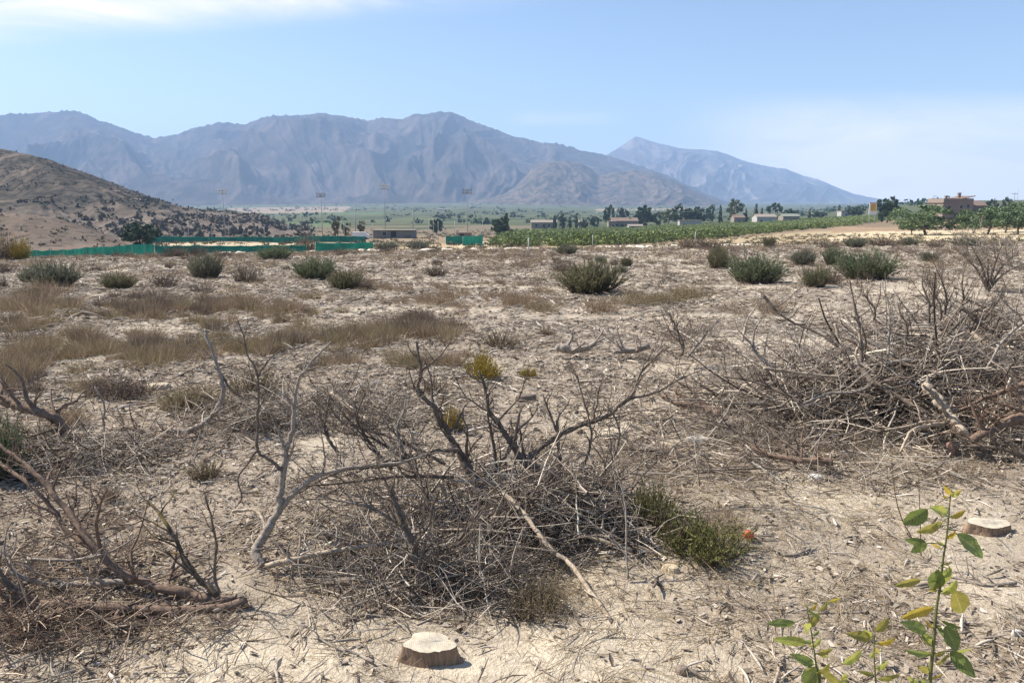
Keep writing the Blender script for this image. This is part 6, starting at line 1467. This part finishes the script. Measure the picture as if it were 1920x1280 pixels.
def leaf_mesh(base, tip, wfrac, roll, droop, rng, fold=.35, wav=.05):
    base = np.array(tuple(base)); tip = np.array(tuple(tip)); ax = tip - base; L = np.linalg.norm(ax); ax = ax / L
    view = np.array([0, -CP, SP]); nrm = view - ax * view.dot(ax); nrm /= np.linalg.norm(nrm)      # start facing outwards, then roll about the midrib
    sd = np.cross(ax, nrm); nrm2 = nrm * math.cos(roll) + sd * math.sin(roll); sd = np.cross(ax, nrm2)
    nu, nv = 9, 15; V = []; UV = []
    for j in range(nv):
        t = j / (nv - 1); w_ = wfrac * 1.08 * L * .5 * (math.sin(math.pi * min(1, t ** .85 * 1.0)) ** .72) * (1 - .18 * t) if 0 < t < 1 else .0008
        w_ *= 1 + .05 * math.sin(j * 2.3 + roll * 5)
        cpt = base + ax * L * t + nrm2 * (droop * L * (t - t * t) * 1.6)
        for i in range(nu):
            s_ = i / (nu - 1) * 2 - 1
            V.append(cpt + sd * s_ * w_ * math.cos(fold * .8) + nrm2 * (abs(s_) * w_ * math.sin(fold) + wav * w_ * math.sin(t * 16 + s_ * 3 + roll * 7) * abs(s_)))
            UV.append((i / (nu - 1), t))
    ix = np.arange(nu * nv).reshape(nv, nu); q = np.stack([ix[:-1, :-1], ix[:-1, 1:], ix[1:, 1:], ix[1:, :-1]], -1).reshape(-1, 4)
    return np.array(V), q, np.array(UV)

def sapling(label, stem, leaves, Y, zx, seed, tall=True):
    """stem and leaves in photo pixels at distance Y; zx maps the close-up's pixels to the photo's"""
    rng = np.random.default_rng(seed); S = [P(*zx(*q), Y + d) for q, d in zip(stem, np.linspace(-.02, .02, len(stem)))]
    foot = S[0].copy(); gx = foot.x - .03; gp = Vector((gx, Y + .04, gzf(gx, Y + .04)))
    path = [gp, gp * .6 + foot * .4 + Vector((.015, 0, 0)), gp * .25 + foot * .75 + Vector((-.008, 0, 0))] + S
    c, L = smooth_path(path, 44); e = empty('citrus_sapling', gp, label, 'sapling')
    rad = np.linspace(.0095 if tall else .0065, .0018, 44) * (1 + .12 * (np.arange(44) % 5 == 0))
    o = np.array(tuple(gp)); MB().tubes(c - o, rad, 8, True).build('stem', M_SHOOT, e)
    def one(bp, tp, mk, wf, roll, dr, att=None):
        # petiole from the nearest point of the stem
        k = np.argmin(np.linalg.norm(c - np.array(tuple(bp)), axis=1)); s0 = c[k]
        V, q, UV = leaf_mesh(bp, tp, wf, roll * .55 + rng.normal(0, .12), dr, rng, rng.uniform(.15, .55), .09)
        mb_ = MB(); mb_.add(V - o, q=q); me = mb_.mesh('leaf'); uvl = me.uv_layers.new(name='UVMap')
        li = np.zeros(len(me.loops), np.int32); me.loops.foreach_get('vertex_index', li); uvl.data.foreach_set('uv', UV[li].astype(np.float32).ravel())
        lf = link('leaf', me, LM[mk], e)
        bp_ = np.array(tuple(bp))
        if np.linalg.norm(bp_ - s0) > .004:
            mid = (s0 + bp_) / 2 + np.array([0, 0, .004]); pc, _ = smooth_path([Vector(s0), Vector(mid), Vector(bp_)], 5)
            MB().tubes(pc - o, np.linspace(.0016, .0011, 5), 6).build('petiole', M_SHOOT, lf)
    for bx, by, tx, ty, mk, wf, roll, dr in leaves:
        d0, d1 = rng.uniform(-.03, .03), rng.uniform(-.06, .05)
        one(P(*zx(bx, by), Y + d0 * .5), P(*zx(tx, ty), Y + d0 * .5 + d1), mk, wf, roll, dr)
    # small young leaves in the axils
    for k in range(16 if tall else 8):
        i = rng.integers(14, 43); a = rng.uniform(0, 6.28); l_ = rng.uniform(.018, .048); bp = Vector(c[i]) + Vector((math.cos(a) * .006, math.sin(a) * .006, .002)); tp = bp + Vector((math.cos(a) * l_, math.sin(a) * l_ * .7, rng.uniform(-.2, .9) * l_))
        one(bp, tp, ['lime', 'olive', 'yellow', 'green'][rng.integers(0, 4)], .42, rng.uniform(-.6, .6), .12)
    # lower leaves below the frame
    for k in range(5 if tall else 3):
        i = 6 + k * 3; a = rng.uniform(0, 6.28); bp = Vector(c[i]) + Vector((math.cos(a) * .012, math.sin(a) * .012, .004)); tp = bp + Vector((math.cos(a) * .075, math.sin(a) * .075, rng.uniform(-.03, .02)))
        if proj(tp.x, tp.y, tp.z)[1] > 1300 and proj(bp.x, bp.y, bp.z)[1] > 1300: one(bp, tp, 'green', .45, rng.uniform(-.5, .5), .1)
    return e
zz = lambda x, y: (1400 + x / 3.2, 880 + y / 3.2)
sapling('tall leafy citrus sapling at the lower right, tallest of the three', [(1092, 1330), (1100, 1280), (1112, 1130), (1125, 1000), (1140, 820), (1164, 690), (1175, 560), (1196, 430), (1210, 300), (1222, 160), (1226, 120)], [
    (1085, 236, 938, 322, 'dark', .58, .25, .10), (1172, 318, 1014, 372, 'olive', .40, -.5, .10), (1200, 262, 1098, 226, 'lime', .30, .6, .06), (1226, 158, 1290, 120, 'yellow', .34, .5, .06), (1224, 150, 1180, 96, 'yellow', .30, -.4, .06), (1228, 140, 1262, 172, 'lime', .34, .2, .06),
    (1078, 442, 946, 420, 'dark', .42, .35, .20), (1084, 440, 985, 496, 'green', .36, .9, .14), (1168, 478, 1102, 442, 'yellow', .28, .4, .10), (1262, 388, 1418, 530, 'green', .44, -.35, .16), (1196, 404, 1260, 378, 'yellow', .34, .8, .10),
    (1044, 660, 884, 698, 'olive', .36, -.5, -.12), (1150, 598, 1118, 716, 'dark', .58, .6, .06), (1216, 580, 1134, 720, 'lime', .42, -.4, .10), (1244, 724, 1294, 858, 'olive', .54, .3, .06), (1178, 742, 1256, 662, 'lime', .40, -.4, .08), (1186, 748, 1246, 700, 'yellow', .38, .5, .08),
    (1122, 824, 920, 896, 'yellow', .34, -.4, -.10), (1076, 968, 922, 916, 'green', .40, .7, .14), (1112, 1060, 1044, 966, 'dark', .60, .5, .06), (1142, 930, 1178, 1000, 'green', .46, -.4, .08), (1168, 906, 1292, 948, 'dark', .36, .9, .10), (1192, 936, 1262, 1088, 'dark', .66, -.2, .06),
    (1222, 1086, 1372, 1248, 'dark', .50, .25, .10), (1102, 1108, 944, 1078, 'green', .30, -.7, .08), (1128, 1170, 1214, 1098, 'olive', .36, .5, .08), (1112, 1030, 1070, 1000, 'lime', .40, .3, .08), (1104, 1210, 1022, 1172, 'olive', .30, -.4, .1), (1250, 1088, 1350, 1072, 'lime', .28, .9, .1), (1108, 1250, 1180, 1222, 'yellow', .30, .4, .1), (1046, 1300, 960, 1240, 'lime', .40, .3, .1)], 2.2, zz, 1)
sapling('short citrus sapling with yellowing top, leftmost of the three at the lower right', [(440, 1340), (432, 1280), (418, 1180), (404, 1085), (388, 980), (376, 900), (365, 850), (360, 812)], [
    (290, 918, 122, 922, 'green', .24, .9, -.16), (372, 938, 436, 856, 'olive', .54, .3, .10), (432, 846, 496, 786, 'olive', .34, .3, .10), (492, 790, 566, 768, 'yellow', .36, .5, .08), (362, 1036, 156, 1016, 'lime', .28, .6, .16), (402, 1168, 256, 1104, 'green', .36, .5, .14), (428, 1182, 352, 1296, 'dark', .60, .5, .06), (416, 1218, 494, 1158, 'olive', .44, .3, .08),
    (392, 1060, 446, 1010, 'lime', .40, .3, .06), (420, 1104, 518, 1072, 'olive', .40, .7, .08), (440, 1104, 488, 1120, 'lime', .44, .3, .08), (580, 1166, 690, 1078, 'lime', .42, .4, .10), (372, 960, 340, 930, 'lime', .44, .4, .06), (362, 830, 348, 796, 'yellow', .3, .3, .06), (452, 1196, 560, 1290, 'olive', .26, .6, .1), (560, 1290, 590, 1216, 'lime', .36, .2, .1)], 2.25, zz, 2, False)
sapling('slim citrus sapling between the other two at the lower right', [(780, 1340), (775, 1280), (768, 1190), (764, 1100), (766, 1020), (770, 966)], [
    (742, 1008, 594, 984, 'olive', .32, .6, .14), (774, 972, 852, 888, 'olive', .46, .3, .10), (772, 1042, 896, 1004, 'yellow', .38, .5, .12), (760, 1230, 668, 1208, 'olive', .30, .5, .10), (782, 1252, 926, 1222, 'olive', .32, .6, .14), (776, 1190, 850, 1146, 'lime', .38, .4, .08), (764, 1100, 812, 1080, 'lime', .40, .4, .06), (764, 1090, 736, 1130, 'lime', .40, .3, .06), (752, 1010, 700, 960, 'lime', .26, .4, .06)], 2.25, zz, 3, False)
# thin dry stalk weeds near the saplings
def stalk(label, path, seed):
    rng = np.random.default_rng(seed); pts = [P(*q) for q in path]; o = np.array(tuple(pts[0])); c, L = smooth_path(pts, 16)
    e = empty('dry_stalk', o, label, 'weed'); MB().tubes(c - o, np.linspace(.0042, .0018, 16), 6, True).build('stem', M_SHOOTB, e)
    n = 60; i = rng.integers(5, 16, n); d = rng.normal(size=(n, 3)); d[:, 2] = np.abs(d[:, 2]); d /= np.linalg.norm(d, axis=1, keepdims=True); l = rng.uniform(.008, .03, n)
    MB().blades((c[i] - o)[:, None] + d[:, None] * (np.array([0, .5, 1.])[None] * l[:, None])[:, :, None], np.full(n, .004)).build('foliage', M_DRYG, e)
stalk('thin dry stalk weed rising left of the tall sapling', [(1718, 1035, 4.5), (1708, 1005, 4.45), (1692, 975, 4.4), (1680, 935, 4.4), (1674, 885, 4.4), (1672, 855, 4.4)], 1)
stalk('thin straight dry stalk weed behind the tall sapling', [(1727, 1040, 4.5), (1726, 1000, 4.48), (1724, 940, 4.45), (1722, 890, 4.45)], 2)
# ================================================================== render settings
vs = SC.view_settings; SC.display_settings.display_device = 'sRGB'
vs.view_transform = 'Standard'; vs.look = 'None'; vs.gamma = 1; vs.exposure = EXPOSURE; vs.use_curve_mapping = False
SC.render.engine = 'CYCLES'
cy = SC.cycles
cy.max_bounces = 5; cy.diffuse_bounces = 4; cy.glossy_bounces = 2; cy.transmission_bounces = 2; cy.transparent_max_bounces = 4; cy.volume_bounces = 2
cy.use_denoising = DENOISE
SC.render.film_transparent = False
